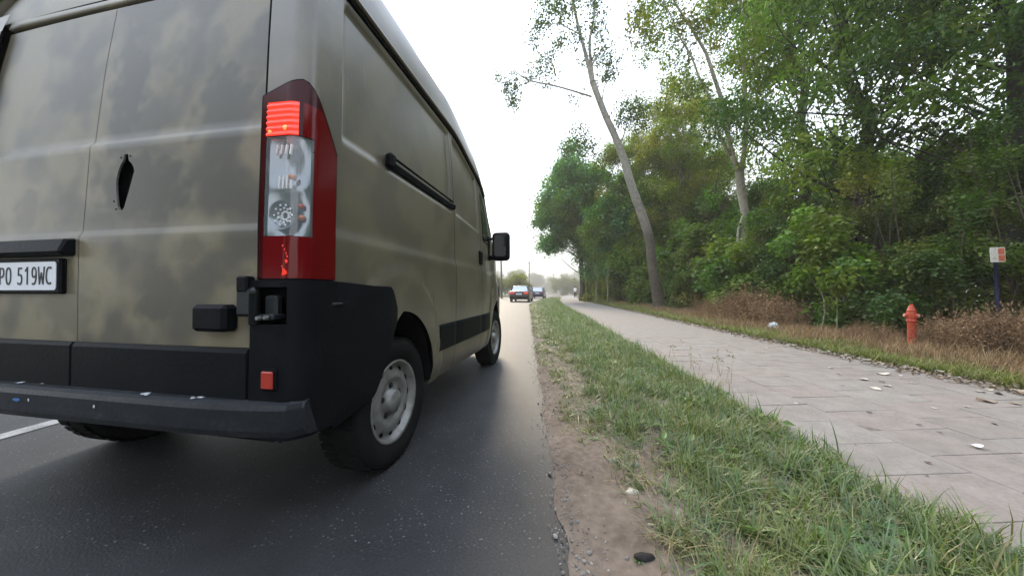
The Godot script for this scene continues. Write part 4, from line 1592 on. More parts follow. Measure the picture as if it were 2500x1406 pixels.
func build_trees():
	# 0 broad leaves, 1 small leaves, 2 long hanging leaves, 3 loose poplar leaves
	SPRIGS = [sprig_mesh(1, 16, 0.42, 0.15, 0.105, 0.1), sprig_mesh(2, 20, 0.40, 0.10, 0.060, 0.0), sprig_mesh(3, 18, 0.48, 0.19, 0.060, 0.5), sprig_mesh(4, 11, 0.40, 0.10, 0.075, 0.2)]
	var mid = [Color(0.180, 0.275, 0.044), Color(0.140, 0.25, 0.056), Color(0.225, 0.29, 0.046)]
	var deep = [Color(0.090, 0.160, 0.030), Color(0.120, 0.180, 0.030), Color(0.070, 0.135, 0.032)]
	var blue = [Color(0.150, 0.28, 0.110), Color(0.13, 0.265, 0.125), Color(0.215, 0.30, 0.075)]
	var yellow = [Color(0.36, 0.36, 0.06), Color(0.29, 0.34, 0.065), Color(0.42, 0.36, 0.07)]  # yellow of sun shining through the leaves is put into these colours
	var olive = [Color(0.21, 0.235, 0.055), Color(0.27, 0.25, 0.06), Color(0.17, 0.215, 0.055)]
	# the leaning poplar beside the path
	var D = 16.0
	var root_at = on_ground(1612, 757)
	var lp = thing("leaning_poplar", "leaning poplar with bare pale curved trunk, standing alone beside the path", "tree", root_at)
	var px = [[1618, 764, 34], [1610, 735, 25], [1601, 690, 21], [1592, 640, 19], [1586, 585, 18], [1572, 535, 18], [1555, 490, 17.5], [1538, 440, 17], [1522, 385, 15], [1503, 335, 14], [1480, 285, 13], [1462, 240, 12.5], [1447, 200, 12]]
	var st = stool()
	var bn := FastNoiseLite.new()
	bn.seed = 6
	bn.frequency = 0.9
	var stem = func(st, list, d0, dd, n):
		var pts = []
		var rad = []
		var cc = []
		for k in list.size():
			var dep = d0 + dd * k / list.size()
			var p = at(list[k][0], list[k][1], dep)
			pts.append(p - root_at)
			rad.append(list[k][2] * dep / F * 0.58)
			var rough = ss(6.5, 2.2, p.y + 1.2 * bn.get_noise_2d(k * 3.0, p.x))
			cc.append(Color(0.36, 0.345, 0.315).lerp(Color(0.10, 0.082, 0.062), rough))
		# finer spacing
		var P2 = []
		var R2 = []
		var C2 = []
		for k in pts.size() - 1:
			for j in 4:
				var q = j / 4.0
				P2.append(pts[k].cubic_interpolate(pts[k + 1], pts[max(k - 1, 0)], pts[min(k + 2, pts.size() - 1)], q))
				R2.append(lerpf(rad[k], rad[k + 1], q) * (1.0 + 0.06 * bn.get_noise_2d(k * 11.0 + j * 2.7, 3.0)))
				var cq = cc[k].lerp(cc[k + 1], q) as Color
				var v = 1.0 + 0.22 * bn.get_noise_2d(k * 17.0 + j * 5.0, 9.0)
				C2.append(Color(cq.r * v, cq.g * v, cq.b * v))
		P2.append(pts[-1]); R2.append(rad[-1]); C2.append(cc[-1])
		tube(st, P2, R2, n, true, C2)
	stem.call(st, px, D, 0.0, 14)
	part("trunk", st, M.bark, lp)
	var limbs = [
		[[1447, 205, 10], [1437, 160, 8], [1424, 110, 7], [1410, 55, 6], [1398, 0, 5], [1385, -60, 4]],
		[[1449, 205, 8], [1443, 150, 6.5], [1440, 100, 6], [1450, 45, 5], [1452, 0, 4], [1448, -50, 3]],
		[[1445, 236, 4], [1400, 222, 3.5], [1350, 208, 3.2], [1300, 198, 2.6], [1265, 180, 2.0], [1245, 162, 1.4]],
		[[1418, 85, 3], [1390, 70, 2.5], [1365, 58, 2], [1335, 62, 1.3]],
		[[1516, 350, 4], [1525, 325, 3], [1532, 300, 2.6], [1545, 275, 1.8]],
		[[1470, 255, 3], [1475, 215, 2.4], [1490, 190, 1.6]],
		[[1445, 160, 3], [1462, 130, 2.2], [1480, 120, 1.4]],
		[[1300, 198, 2], [1275, 205, 1.5], [1250, 230, 1.0]]]
	for l in limbs:
		st = stool()
		stem.call(st, l, D, -0.6 if l[0][0] < 1446 else 0.5, 7)
		part("limb", st, M.bark, lp)
	var blobs = []
	for q in [[1245, 215, 24, 20], [1255, 250, 14, 10], [1290, 185, 26, 14], [1340, 190, 30, 14], [1330, 150, 24, 14], [1320, 60, 34, 22], [1345, 20, 36, 26], [1375, 35, 34, 24], [1400, 90, 30, 16], [1460, 60, 30, 18], [1475, 120, 32, 20], [1490, 155, 34, 24], [1480, 185, 24, 14], [1360, 105, 26, 12], [1300, 110, 22, 8], [1215, 190, 14, 6], [1440, 10, 34, 24], [1400, -40, 50, 40], [1470, -30, 40, 26], [1400, 250, 20, 6], [1420, 320, 24, 12], [1440, 360, 22, 12], [1530, 265, 34, 30], [1550, 300, 28, 20], [1515, 300, 22, 10], [1560, 260, 26, 16], [1415, 340, 22, 10], [1455, 395, 24, 10], [1425, 140, 30, 10]]:
		var dep = D + rng.randf_range(-0.7, 0.7)
		var c = at(q[0], q[1], dep) - root_at
		var rr = q[2] * dep / F
		blobs.append([c, Vector3(rr, rr * 0.8, rr), int(q[3] * 1.6)])
	tag(foliage(lp, blobs, [Color(0.10, 0.13, 0.045), Color(0.12, 0.135, 0.05), Color(0.085, 0.115, 0.05)], 1.1, 3, 301), "", "", "", "stuff")
	# the forked pale tree
	D = 13.2
	root_at = on_ground(1830, 768)
	var fk = thing("forked_tree", "pale trunked tree forking into two tall stems behind the shrubs", "tree", root_at)
	st = stool()
	var pale = func(st, list, d0, n):
		var pts = []
		var rad = []
		var cc = []
		for e in list:
			pts.append(at(e[0], e[1], d0) - root_at)
			rad.append(e[2] * d0 / F * 0.62)
			var v = 1.0 + 0.25 * bn.get_noise_2d(e[1] * 0.13, 4.0)
			cc.append(Color(0.42 * v, 0.39 * v, 0.335 * v))
		tube(st, pts, rad, n, true, cc)
	pale.call(st, [[1836, 775, 18], [1826, 700, 15], [1829, 645, 14.5], [1819, 590, 14], [1822, 530, 13.5], [1811, 470, 14.5], [1806, 420, 15]], D, 12)
	part("trunk", st, M.bark, fk)
	for l in [[[1806, 425, 10], [1790, 380, 9], [1778, 330, 8.5], [1768, 260, 8], [1745, 190, 7], [1725, 130, 6], [1690, 70, 5], [1650, 10, 4], [1620, -50, 3]], [[1808, 425, 9], [1818, 370, 9], [1822, 300, 8], [1820, 220, 7], [1816, 140, 6], [1820, 60, 5], [1826, -40, 4]], [[1785, 380, 6], [1760, 340, 5.5], [1748, 290, 5], [1735, 240, 4.5], [1712, 200, 4], [1690, 140, 3.5], [1660, 90, 3], [1630, 20, 2.4], [1605, -40, 2]], [[1816, 525, 5], [1804, 560, 5], [1800, 600, 4]], [[1810, 400, 3.5], [1838, 340, 3], [1850, 280, 2.4], [1875, 235, 1.8]], [[1758, 340, 2.6], [1715, 335, 2.4], [1670, 320, 2.0], [1630, 305, 1.4]]]:
		st = stool()
		pale.call(st, l, D, 8)
		part("limb", st, M.bark, fk)
	blobs = []
	for q in [[1600, 20, 50, 46], [1640, 70, 45, 34], [1570, 80, 45, 36], [1590, 130, 45, 30], [1660, 150, 45, 26], [1700, 60, 50, 40], [1740, 30, 60, 50], [1640, 200, 45, 26], [1620, 260, 40, 22], [1690, 220, 50, 26], [1760, 120, 50, 30], [1800, 60, 60, 44], [1850, 100, 50, 40], [1780, 190, 50, 24], [1850, 200, 60, 40], [1700, 290, 60, 30], [1860, 300, 50, 34], [1650, -40, 70, 50], [1780, -50, 80, 60], [1560, 30, 30, 16], [1870, 30, 60, 50], [1825, 260, 40, 24]]:
		var dep = D + rng.randf_range(-0.9, 1.3)
		var c = at(q[0], q[1], dep) - root_at
		var rr = q[2] * dep / F
		blobs.append([c, Vector3(rr, rr * 0.85, rr), int(q[3] * 1.7)])
	tag(foliage(fk, blobs, olive + [Color(0.25, 0.25, 0.06)], 1.05, 3, 302), "", "", "", "stuff")
	# bushy trees closing the path in the distance
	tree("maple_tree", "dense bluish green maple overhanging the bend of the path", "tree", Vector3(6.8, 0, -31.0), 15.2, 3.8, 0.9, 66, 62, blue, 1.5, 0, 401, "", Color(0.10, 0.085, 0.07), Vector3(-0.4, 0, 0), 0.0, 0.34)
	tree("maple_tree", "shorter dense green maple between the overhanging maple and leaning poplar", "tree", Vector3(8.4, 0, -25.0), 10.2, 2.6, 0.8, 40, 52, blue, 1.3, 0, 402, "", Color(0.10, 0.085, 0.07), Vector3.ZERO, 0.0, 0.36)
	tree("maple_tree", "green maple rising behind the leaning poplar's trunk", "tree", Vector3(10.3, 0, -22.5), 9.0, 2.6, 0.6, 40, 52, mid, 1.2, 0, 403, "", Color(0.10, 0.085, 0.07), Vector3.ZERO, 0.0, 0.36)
	tree("sun_tinted_tree", "tall tree with sunlight tinted into its yellow leaves behind the forked pale tree", "tree", Vector3(13.0, 0, -25.0), 18.0, 4.4, 2.5, 84, 62, yellow + olive, 1.3, 1, 404, "", Color(0.16, 0.14, 0.11), Vector3.ZERO, 0.0, 0.32)
	tree("sun_tinted_tree", "smaller yellow green tree next to the leaning poplar's crown", "tree", Vector3(9.8, 0, -27.0), 14.6, 2.8, 3.0, 46, 60, yellow, 1.2, 1, 405, "", Color(0.16, 0.14, 0.11), Vector3.ZERO, 0.0, 0.34)
	tree("ash_tree", "slim olive green tree left of the fork, behind the shrubs", "tree", Vector3(12.2, 0, -18.5), 9.0, 2.6, 0.8, 30, 44, olive + mid, 1.1, 1, 406, "", Color(0.12, 0.10, 0.08), Vector3.ZERO, 0.0, 0.34)
	tree("sun_tinted_tree", "airy yellow green tree standing between leaning poplar and forked tree", "tree", Vector3(11.0, 0, -20.5), 13.0, 2.6, 3.0, 46, 44, yellow + olive, 1.15, 1, 407, "", Color(0.16, 0.14, 0.11), Vector3.ZERO, 0.0, 0.32)
	# large dark trees over the hydrant and sign
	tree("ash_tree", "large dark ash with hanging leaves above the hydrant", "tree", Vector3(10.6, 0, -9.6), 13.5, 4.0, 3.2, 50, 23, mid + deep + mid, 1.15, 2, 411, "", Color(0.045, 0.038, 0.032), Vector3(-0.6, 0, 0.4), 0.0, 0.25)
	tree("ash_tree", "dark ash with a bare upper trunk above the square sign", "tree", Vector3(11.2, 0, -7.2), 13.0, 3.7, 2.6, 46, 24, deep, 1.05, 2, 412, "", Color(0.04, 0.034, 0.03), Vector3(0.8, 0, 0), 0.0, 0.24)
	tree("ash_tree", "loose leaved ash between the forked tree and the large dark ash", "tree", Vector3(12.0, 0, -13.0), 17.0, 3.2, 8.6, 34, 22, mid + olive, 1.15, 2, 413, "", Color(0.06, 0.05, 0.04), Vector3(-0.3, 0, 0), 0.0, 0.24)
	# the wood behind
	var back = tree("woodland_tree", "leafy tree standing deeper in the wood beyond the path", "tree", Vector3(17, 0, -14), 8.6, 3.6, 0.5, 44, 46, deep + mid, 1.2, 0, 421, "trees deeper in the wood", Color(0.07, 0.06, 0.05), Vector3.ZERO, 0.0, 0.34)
	var n = 0
	for q in [[15.5, -19, 0.95], [17.5, -24, 1.0], [21, -19, 1.1], [14.5, -9.0, 0.75], [19.5, -10, 1.0], [17, -5.0, 0.9], [13.6, -3.4, 0.8], [20, -1.5, 1.0], [15.6, -30, 1.0], [12.6, -36, 1.0], [22, -30, 1.1], [24, -13, 1.1], [15.8, -41, 1.0], [13, 2.0, 0.9], [24, -5, 1.2], [18.5, -50, 1.0], [26, -22, 1.2]]:
		n += 1
		copy_of(back, Vector3(q[0], 0, q[1]), n * 1.7, q[2], "leafy tree standing deeper in the wood beyond the path", "trees deeper in the wood")
	# understorey
	var sh = []
	var kinds = [
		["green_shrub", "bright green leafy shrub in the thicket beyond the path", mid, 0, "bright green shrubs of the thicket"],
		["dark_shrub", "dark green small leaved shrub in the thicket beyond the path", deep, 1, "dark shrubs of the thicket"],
		["olive_shrub", "yellowish olive shrub in the thicket beyond the path", olive, 1, "olive shrubs of the thicket"]]
	var spots = [
		# x, z, h, w, kind
		[8.9, -20.5, 2.6, 1.4, 0], [9.6, -17.0, 3.4, 1.7, 0], [8.6, -15.0, 1.8, 1.0, 2], [9.2, -13.0, 3.0, 1.5, 0], [10.2, -14.6, 4.4, 1.9, 0],
		[8.2, -11.2, 2.2, 1.2, 0], [9.3, -10.6, 3.4, 1.6, 1], [10.2, -11.8, 4.0, 1.7, 2], [8.3, -9.0, 2.4, 1.3, 1], [9.3, -8.3, 3.4, 1.5, 2],
		[7.9, -7.4, 2.2, 1.1, 0], [8.7, -6.6, 3.0, 1.4, 2], [8.0, -5.9, 2.0, 1.0, 1], [9.2, -5.4, 3.6, 1.5, 1], [9.4, -4.5, 2.6, 1.2, 0],
		[9.2, -3.0, 2.3, 1.2, 1], [9.6, -3.6, 3.6, 1.5, 0], [8.6, -2.0, 2.4, 1.3, 1], [12.0, -10.5, 4.4, 2.0, 1], [12.5, -15.5, 4.6, 2.0, 1],
		[12.2, -7.4, 4.6, 2.0, 1], [11.4, -5.2, 4.0, 1.8, 1], [11.0, -2.6, 4.0, 1.8, 1], [8.4, -25.0, 2.2, 1.3, 2], [7.9, -29.0, 2.0, 1.2, 2], [8.8, -33.5, 2.4, 1.5, 2],
		[10.6, -19.0, 4.2, 1.8, 0], [11.4, -22.0, 4.2, 2.0, 0]]
	var own = {1: "bright green shrub just behind the leaning poplar's base", 2: "taller bright green shrub beside the leaning poplar's trunk", 3: "low olive shrub at the leaning poplar's foot", 4: "bright green shrub between leaning poplar and brown dead weeds", 5: "high bright green shrub below the forked pale tree", 6: "low bright green shrub touching the brown dead weeds", 7: "dark shrub rising behind the brown dead weeds", 8: "tall olive shrub hiding the forked tree's base", 9: "dark low shrub behind the white plastic bag", 10: "tall olive shrub behind the bare saplings", 11: "bright green shrub close behind the bare saplings", 12: "olive shrub between the bare saplings and the hydrant", 13: "dark low shrub directly behind the hydrant", 14: "tall dark shrub between hydrant and square sign", 15: "bright green shrub beside the square sign's post"}
	var k = 0
	for q in spots:
		k += 1
		var kd = kinds[q[4]]
		var dep = -q[1]
		var size = clampf(0.42 + dep * 0.045, 0.5, 1.2)
		shrub(kd[0], own.get(k, kd[1]), Vector3(q[0], 0, q[1]), q[2], q[3], int(30 + 2 * q[3] * 14), kd[2], size, kd[3], 500 + k, kd[4])
	shrub("yellow_green_shrub", "yellow green shrub at the path's bend below the overhanging maple", Vector3(8.6, 0, -33.0), 3.4, 1.2, 70, yellow + olive, 1.2, 1, 561, "")
	shrub("yellow_green_shrub", "low yellow shrub between maple trunk and thin saplings", Vector3(8.3, 0, -27.0), 2.4, 1.2, 60, yellow, 1.1, 1, 562, "")
	# thin saplings
	for q in [[1457, 742, 640, 24.0, "thin pale sapling stem below the overhanging maple"], [1484, 745, 640, 22.0, "thin sapling between maple and leaning poplar"], [2012, 812, 690, 6.6, "thin bare sapling among dry grass beyond the path"], [2046, 815, 700, 6.4, "crooked bare sapling rising from the dry grass"]]:
		var b = on_ground(q[0], q[1])
		var sp = thing("sapling", q[4], "sapling", b)
		st = stool()
		var hh = (q[1] - q[2]) * -b.z / F
		var pts = []
		var rad = []
		var cc = []
		for j in 6:
			pts.append(Vector3(rng.randfn() * 0.03 * hh * j / 5.0, hh * j / 5.0, 0))
			rad.append(lerpf(0.0028, 0.0012, j / 5.0) * (-b.z) * 0.8)
			cc.append(Color(0.30, 0.27, 0.21))
		tube(st, pts, rad, 6, true, cc)
		part("stem", st, M.bark, sp)
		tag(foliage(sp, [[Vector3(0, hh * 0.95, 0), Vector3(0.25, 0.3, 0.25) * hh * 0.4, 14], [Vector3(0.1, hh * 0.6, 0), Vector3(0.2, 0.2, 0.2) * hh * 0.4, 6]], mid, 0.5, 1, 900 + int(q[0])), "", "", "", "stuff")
	# left of the road, mostly behind the van
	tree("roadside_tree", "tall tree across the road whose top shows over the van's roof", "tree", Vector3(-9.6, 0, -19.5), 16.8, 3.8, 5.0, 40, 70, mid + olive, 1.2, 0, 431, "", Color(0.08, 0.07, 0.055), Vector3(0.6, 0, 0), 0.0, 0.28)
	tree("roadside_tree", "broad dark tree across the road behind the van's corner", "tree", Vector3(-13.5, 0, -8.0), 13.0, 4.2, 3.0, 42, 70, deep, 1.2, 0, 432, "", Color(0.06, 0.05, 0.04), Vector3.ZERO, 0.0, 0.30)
	for q in [[9.5, 3.5, 1.1], [11.5, 9.0, 1.3], [12.0, 18.0, 1.5], [-13.0, 6.0, 1.1], [-12.5, 17.0, 1.4]]:
		n += 1
		copy_of(back, Vector3(q[0], 0, q[1]), n * 1.7, q[2], "tall tree of the roadside wood behind the viewpoint", "roadside trees behind the viewpoint")
	# far off, in the haze
	var far0 = tree("distant_tree", "hazy yellow tree far down the road", "tree", Vector3(1.5, 0, -64), 5.4, 2.6, 0.2, 22, 40, [Color(0.30, 0.27, 0.06), Color(0.26, 0.25, 0.06)], 1.5, 0, 441, "hazy yellow trees far off", Color(0.10, 0.09, 0.07), Vector3.ZERO, 0.0, 0.38)
	for q in [[-3.0, -66, 0.9], [-7.0, -62, 1.1], [14.0, -88, 1.1], [-11.5, -68, 1.2], [17.0, -84, 0.9]]:
		n += 1
		copy_of(far0, Vector3(q[0], 0, q[1]), n * 1.3, q[2], "hazy yellow tree far down the road", "hazy yellow trees far off")
	var far1 = tree("misty_tree", "pale misty tree on the horizon beyond the bend", "tree", Vector3(2.0, 0, -125), 9.0, 4.6, 0.4, 22, 36, [Color(0.13, 0.165, 0.05), Color(0.17, 0.175, 0.06)], 2.6, 0, 451, "misty trees on the horizon", Color(0.10, 0.09, 0.07), Vector3.ZERO, 0.0, 0.38)
	for q in [[9.5, -130, 0.9], [-6, -135, 1.0], [-14, -128, 1.15], [17, -140, 0.8], [26, -150, 1.0], [-24, -135, 1.2], [34, -165, 1.2], [46, -150, 1.6], [52, -128, 1.6], [40, -118, 1.5], [33, -104, 1.3], [27.5, -93, 1.2], [22.5, -80, 1.0]]:
		n += 1
		copy_of(far1, Vector3(q[0], 0, q[1]), n * 1.9, q[2], "pale misty tree on the horizon beyond the bend", "misty trees on the horizon")

# ------------------------------------------------------------------ street furniture, cars, small things
func build_hydrant():
	var p = on_ground(2228, 858)
	var h = thing("fire_hydrant", "red pillar fire hydrant standing in dry grass beside the path", "hydrant", p, -0.9)
	var n1 = seamless(256, 0.05, 61, 4)
	var m = tri_mat(colour_texture(256, n1, seamless(256, 0.02, 62, 3), 0.4, [[0.0, Color(0.10, 0.016, 0.010)], [0.35, Color(0.40, 0.048, 0.018)], [0.8, Color(0.52, 0.080, 0.028)], [1.0, Color(0.50, 0.16, 0.09)]]), 3.0, 0.5, null, 1.0, false)
	var worn = plain(0.55, 0.30, 0.26, 0.6)
	var st = stool()
	lathe(st, [[0.050, -0.10], [0.050, 0.02], [0.046, 0.03], [0.044, 0.44], [0.048, 0.455]], 24)
	part("barrel", st, m, h)
	st = stool()
	lathe(st, [[0.044, 0.45], [0.056, 0.455], [0.057, 0.475], [0.046, 0.482], [0.050, 0.50], [0.054, 0.53], [0.054, 0.575], [0.047, 0.60], [0.044, 0.612]], 24)
	part("valve_head", st, m, h)
	st = stool()
	lathe(st, [[0.044, 0.610], [0.050, 0.615], [0.050, 0.630], [0.040, 0.638], [0.036, 0.665], [0.026, 0.690], [0.020, 0.698], [0.0, 0.70]], 24)
	var bon = part("bonnet", st, m, h)
	st = stool()
	lathe(st, [[0.022, 0.69], [0.020, 0.725], [0.0, 0.727]], 5, Vector3.ZERO, Vector3.UP, 1.0, false)
	part("spindle_nut", st, m, bon)
	for k in 8:
		var a = TAU * k / 8.0
		st = stool()
		lathe(st, [[0.0, 0.012], [0.008, 0.011], [0.009, 0.0]], 6, Vector3(cos(a) * 0.050, 0.474, sin(a) * 0.050), Vector3.UP, 1.0, false)
		part("flange_bolt", st, m, h)
	for s in [[Vector3(-1, 0, 0.35), 0.0], [Vector3(1, 0, 0.35), 0.0]]:
		st = stool()
		lathe(st, [[0.030, 0.03], [0.029, 0.048], [0.034, 0.050], [0.034, 0.070], [0.028, 0.075], [0.0, 0.076]], 16, Vector3(0, 0.545, 0), s[0])
		var o = part("outlet", st, m, h)
		st = stool()
		lathe(st, [[0.026, 0.076], [0.022, 0.083], [0.0, 0.085]], 12, Vector3(0, 0.545, 0), s[0])
		part("outlet_cap", st, worn, o)

func build_sign():
	var p = on_ground(2441, 852)
	var s = thing("hydrant_sign", "small square white and red sign plate on a navy post", "sign", p)
	var D = -p.z
	var top = (852.0 - 612.0) * D / F
	var st = stool()
	tube(st, [Vector3(0.0, -0.1, 0), Vector3(-0.012, top * 0.5, 0), Vector3(-0.034, top, 0)], [0.024, 0.024, 0.024], 12)
	part("post", st, plain(0.012, 0.016, 0.055, 0.45), s)
	var c = Vector3(-0.052, top - 0.07, 0.035)
	var faded = seamless(256, 0.04, 71, 4)
	var fade2 = seamless(256, 0.012, 72, 2)
	var white = tri_mat(colour_texture(256, faded, fade2, 0.5, [[0.0, Color(0.50, 0.34, 0.27)], [0.35, Color(0.76, 0.70, 0.62)], [1.0, Color(0.86, 0.84, 0.79)]]), 6.0, 0.6, null, 1.0, false)
	var red = tri_mat(colour_texture(256, faded, fade2, 0.5, [[0.0, Color(0.55, 0.09, 0.04)], [0.5, Color(0.68, 0.17, 0.09)], [1.0, Color(0.76, 0.32, 0.23)]]), 5.0, 0.6, null, 1.0, false)
	var roll = Basis(Vector3(0, 0, 1), 0.04)
	st = stool()
	var secs = []
	for z in [0.0, 0.006]:
		var ring = []
		for q in rrect(0.118, 0.118, 0.018, 4): ring.append(c + roll * Vector3(q.x, q.y, z))
		secs.append(ring)
	loft(st, secs)
	var plate = part("sign_plate", st, white, s)
	for q in [[0.054, 0.052, 0.050, 0.048], [0.056, -0.054, 0.050, 0.048]]:
		st = stool()
		secs = []
		for z in [0.0065, 0.0078]:
			var ring = []
			for e in rrect(q[2], q[3], 0.010, 3): ring.append(c + roll * Vector3(q[0] + e.x, q[1] + e.y, z))
			secs.append(ring)
		loft(st, secs)
		part("red_field", st, red, plate)
	var ink = plain(0.42, 0.22, 0.17, 0.7)
	for q in [[-0.060, -0.055, 0.030, 0.008], [-0.030, -0.070, 0.012, 0.014], [-0.080, -0.062, 0.008, 0.014], [-0.03, 0.088, 0.012, 0.006]]:
		st = stool()
		box(st, c + roll * Vector3(q[0], q[1], 0.0068), Vector3(q[2], q[3], 0.0014), 0.0, roll)
		part("faded_mark", st, ink, plate)
	for y in [-0.05, 0.05]:
		st = stool()
		box(st, c + Vector3(0.016, y, -0.016), Vector3(0.07, 0.022, 0.030), 0.004)
		part("clamp", st, M.gunmetal, s)

func build_car(called, label, at_p: Vector3, turn, wid, height, paint, lit, hatch):
	var car = thing(called, label, "car", at_p, turn)
	var hw = wid * 0.5
	# body loft along z: rear at z = 0, nose at z = -4.3
	var secs = []
	var L = 4.4 if not hatch else 4.0
	for e in [[0.0, 0.40, 0.82, 0.80], [0.03, 0.32, 0.93, 0.93], [0.12, 0.26, 0.98, 0.985], [0.5, 0.22, 1.0, 1.0], [1.2, 0.20, 1.0, 1.01], [2.4, 0.20, 1.0, 0.98], [3.2, 0.20, 0.99, 0.95], [3.9, 0.22, 0.95, 0.84], [4.25, 0.28, 0.86, 0.70], [4.4, 0.36, 0.72, 0.58]]:
		var top = e[3] * (0.60 + 0.02) + 0.38
		var ring = []
		var hy = (top - e[1]) * 0.5
		for q in rrect(hw * e[2], hy, min(0.16, hy * 0.6), 4): ring.append(Vector3(q.x, e[1] + hy + q.y, -e[0] * L / 4.4))
		secs.append(ring)
	var st = stool()
	loft(st, secs)
	part("body", st, paint, car)
	# cabin
	secs = []
	var z0 = 0.10 if hatch else 0.55
	for e in [[0.0, 0.96], [0.14, 0.93], [0.30, 0.86], [0.40, 0.80]]:
		var y = 0.90 + e[0] / 0.40 * (height - 0.93)
		var back = -(z0 + (0.25 if hatch else 0.55) * e[0] / 0.40)
		var front = -(3.15 - 0.85 * e[0] / 0.40) * L / 4.4
		var ring = []
		for q in rrect(hw * e[1], (back - front) * 0.5, 0.22, 4): ring.append(Vector3(q.x, y, (back + front) * 0.5 + q.y))
		secs.append(ring)
	st = stool()
	loft(st, secs, false)
	part("windows", st, M.car_glass, car)
	st = stool()
	var cap = []
	for e in [[0.0, 1.0], [0.03, 0.97], [0.05, 0.80]]:
		var ring = []
		var c = Vector3.ZERO
		for p in secs[-1]: c += p / secs[-1].size()
		for p in secs[-1]: ring.append(Vector3(c.x + (p.x - c.x) * e[1] * 1.01, p.y + e[0] - 0.005, c.z + (p.z - c.z) * e[1] * 1.01))
		cap.append(ring)
	loft(st, cap)
	part("roof", st, paint, car)
	# pillars
	for s in [-1, 1]:
		for e in [[z0 + 0.02, z0 + (0.27 if hatch else 0.57)], [1.75, 1.80]]:
			st = stool()
			tube(st, [Vector3(s * hw * 0.955, 0.89, -e[0]), Vector3(s * hw * 0.80, height - 0.02, -e[1])], [0.06, 0.05], 6)
			part("pillar", st, paint, car)
		st = stool()
		box(st, Vector3(s * hw * 0.70, 0.80, 0.0), Vector3(hw * 0.46, 0.16, 0.10), 0.03)
		part("tail_lamp", st, M.car_lamp if lit else M.car_lamp_off, car)
		st = stool()
		box(st, Vector3(s * (hw + 0.08), 0.98, -2.35 * L / 4.4), Vector3(0.16, 0.12, 0.10), 0.03)
		part("wing_mirror", st, paint, car)
		for z in [-0.80, -3.45 * L / 4.4]:
			st = stool()
			lathe(st, [[0.20, -0.09], [0.29, -0.10], [0.315, -0.07], [0.315, 0.07], [0.29, 0.10], [0.20, 0.09], [0.18, 0.05], [0.0, 0.06]], 24, Vector3(s * (hw - 0.11), 0.315, z), Vector3(s, 0, 0))
			part("wheel", st, M.rubber, car)
	st = stool()
	box(st, Vector3(0, 0.72, 0.02), Vector3(0.52, 0.12, 0.03), 0.005)
	part("number_plate", st, M.plate, car)
	st = stool()
	box(st, Vector3(0, 0.42, 0.0), Vector3(wid * 0.94, 0.20, 0.12), 0.05)
	part("bumper", st, M.dark, car)
	st = stool()
	box(st, Vector3(0, 0.32, -2.2), Vector3(wid * 0.8, 0.16, 3.6), 0.03)
	part("underbody", st, M.dark, car)

func build_pole(label, p: Vector3, h, lean):
	var o = thing("utility_pole", label, "pole", p)
	var st = stool()
	tube(st, [Vector3(0, -0.3, 0), Vector3(lean * 0.4, h * 0.5, 0), Vector3(lean, h, 0)], [0.15, 0.125, 0.10], 10)
	part("mast", st, plain(0.14, 0.12, 0.095, 0.9), o)
	st = stool()
	box(st, Vector3(lean, h - 0.5, 0), Vector3(1.3, 0.10, 0.10), 0.01)
	var arm = part("crossarm", st, plain(0.12, 0.10, 0.08, 0.9), o)
	for x in [-0.55, 0.0, 0.55]:
		st = stool()
		lathe(st, [[0.03, 0.0], [0.05, 0.05], [0.03, 0.09], [0.045, 0.12], [0.0, 0.16]], 8, Vector3(lean + x, h - 0.45, 0))
		part("insulator", st, plain(0.3, 0.3, 0.3, 0.3), arm)

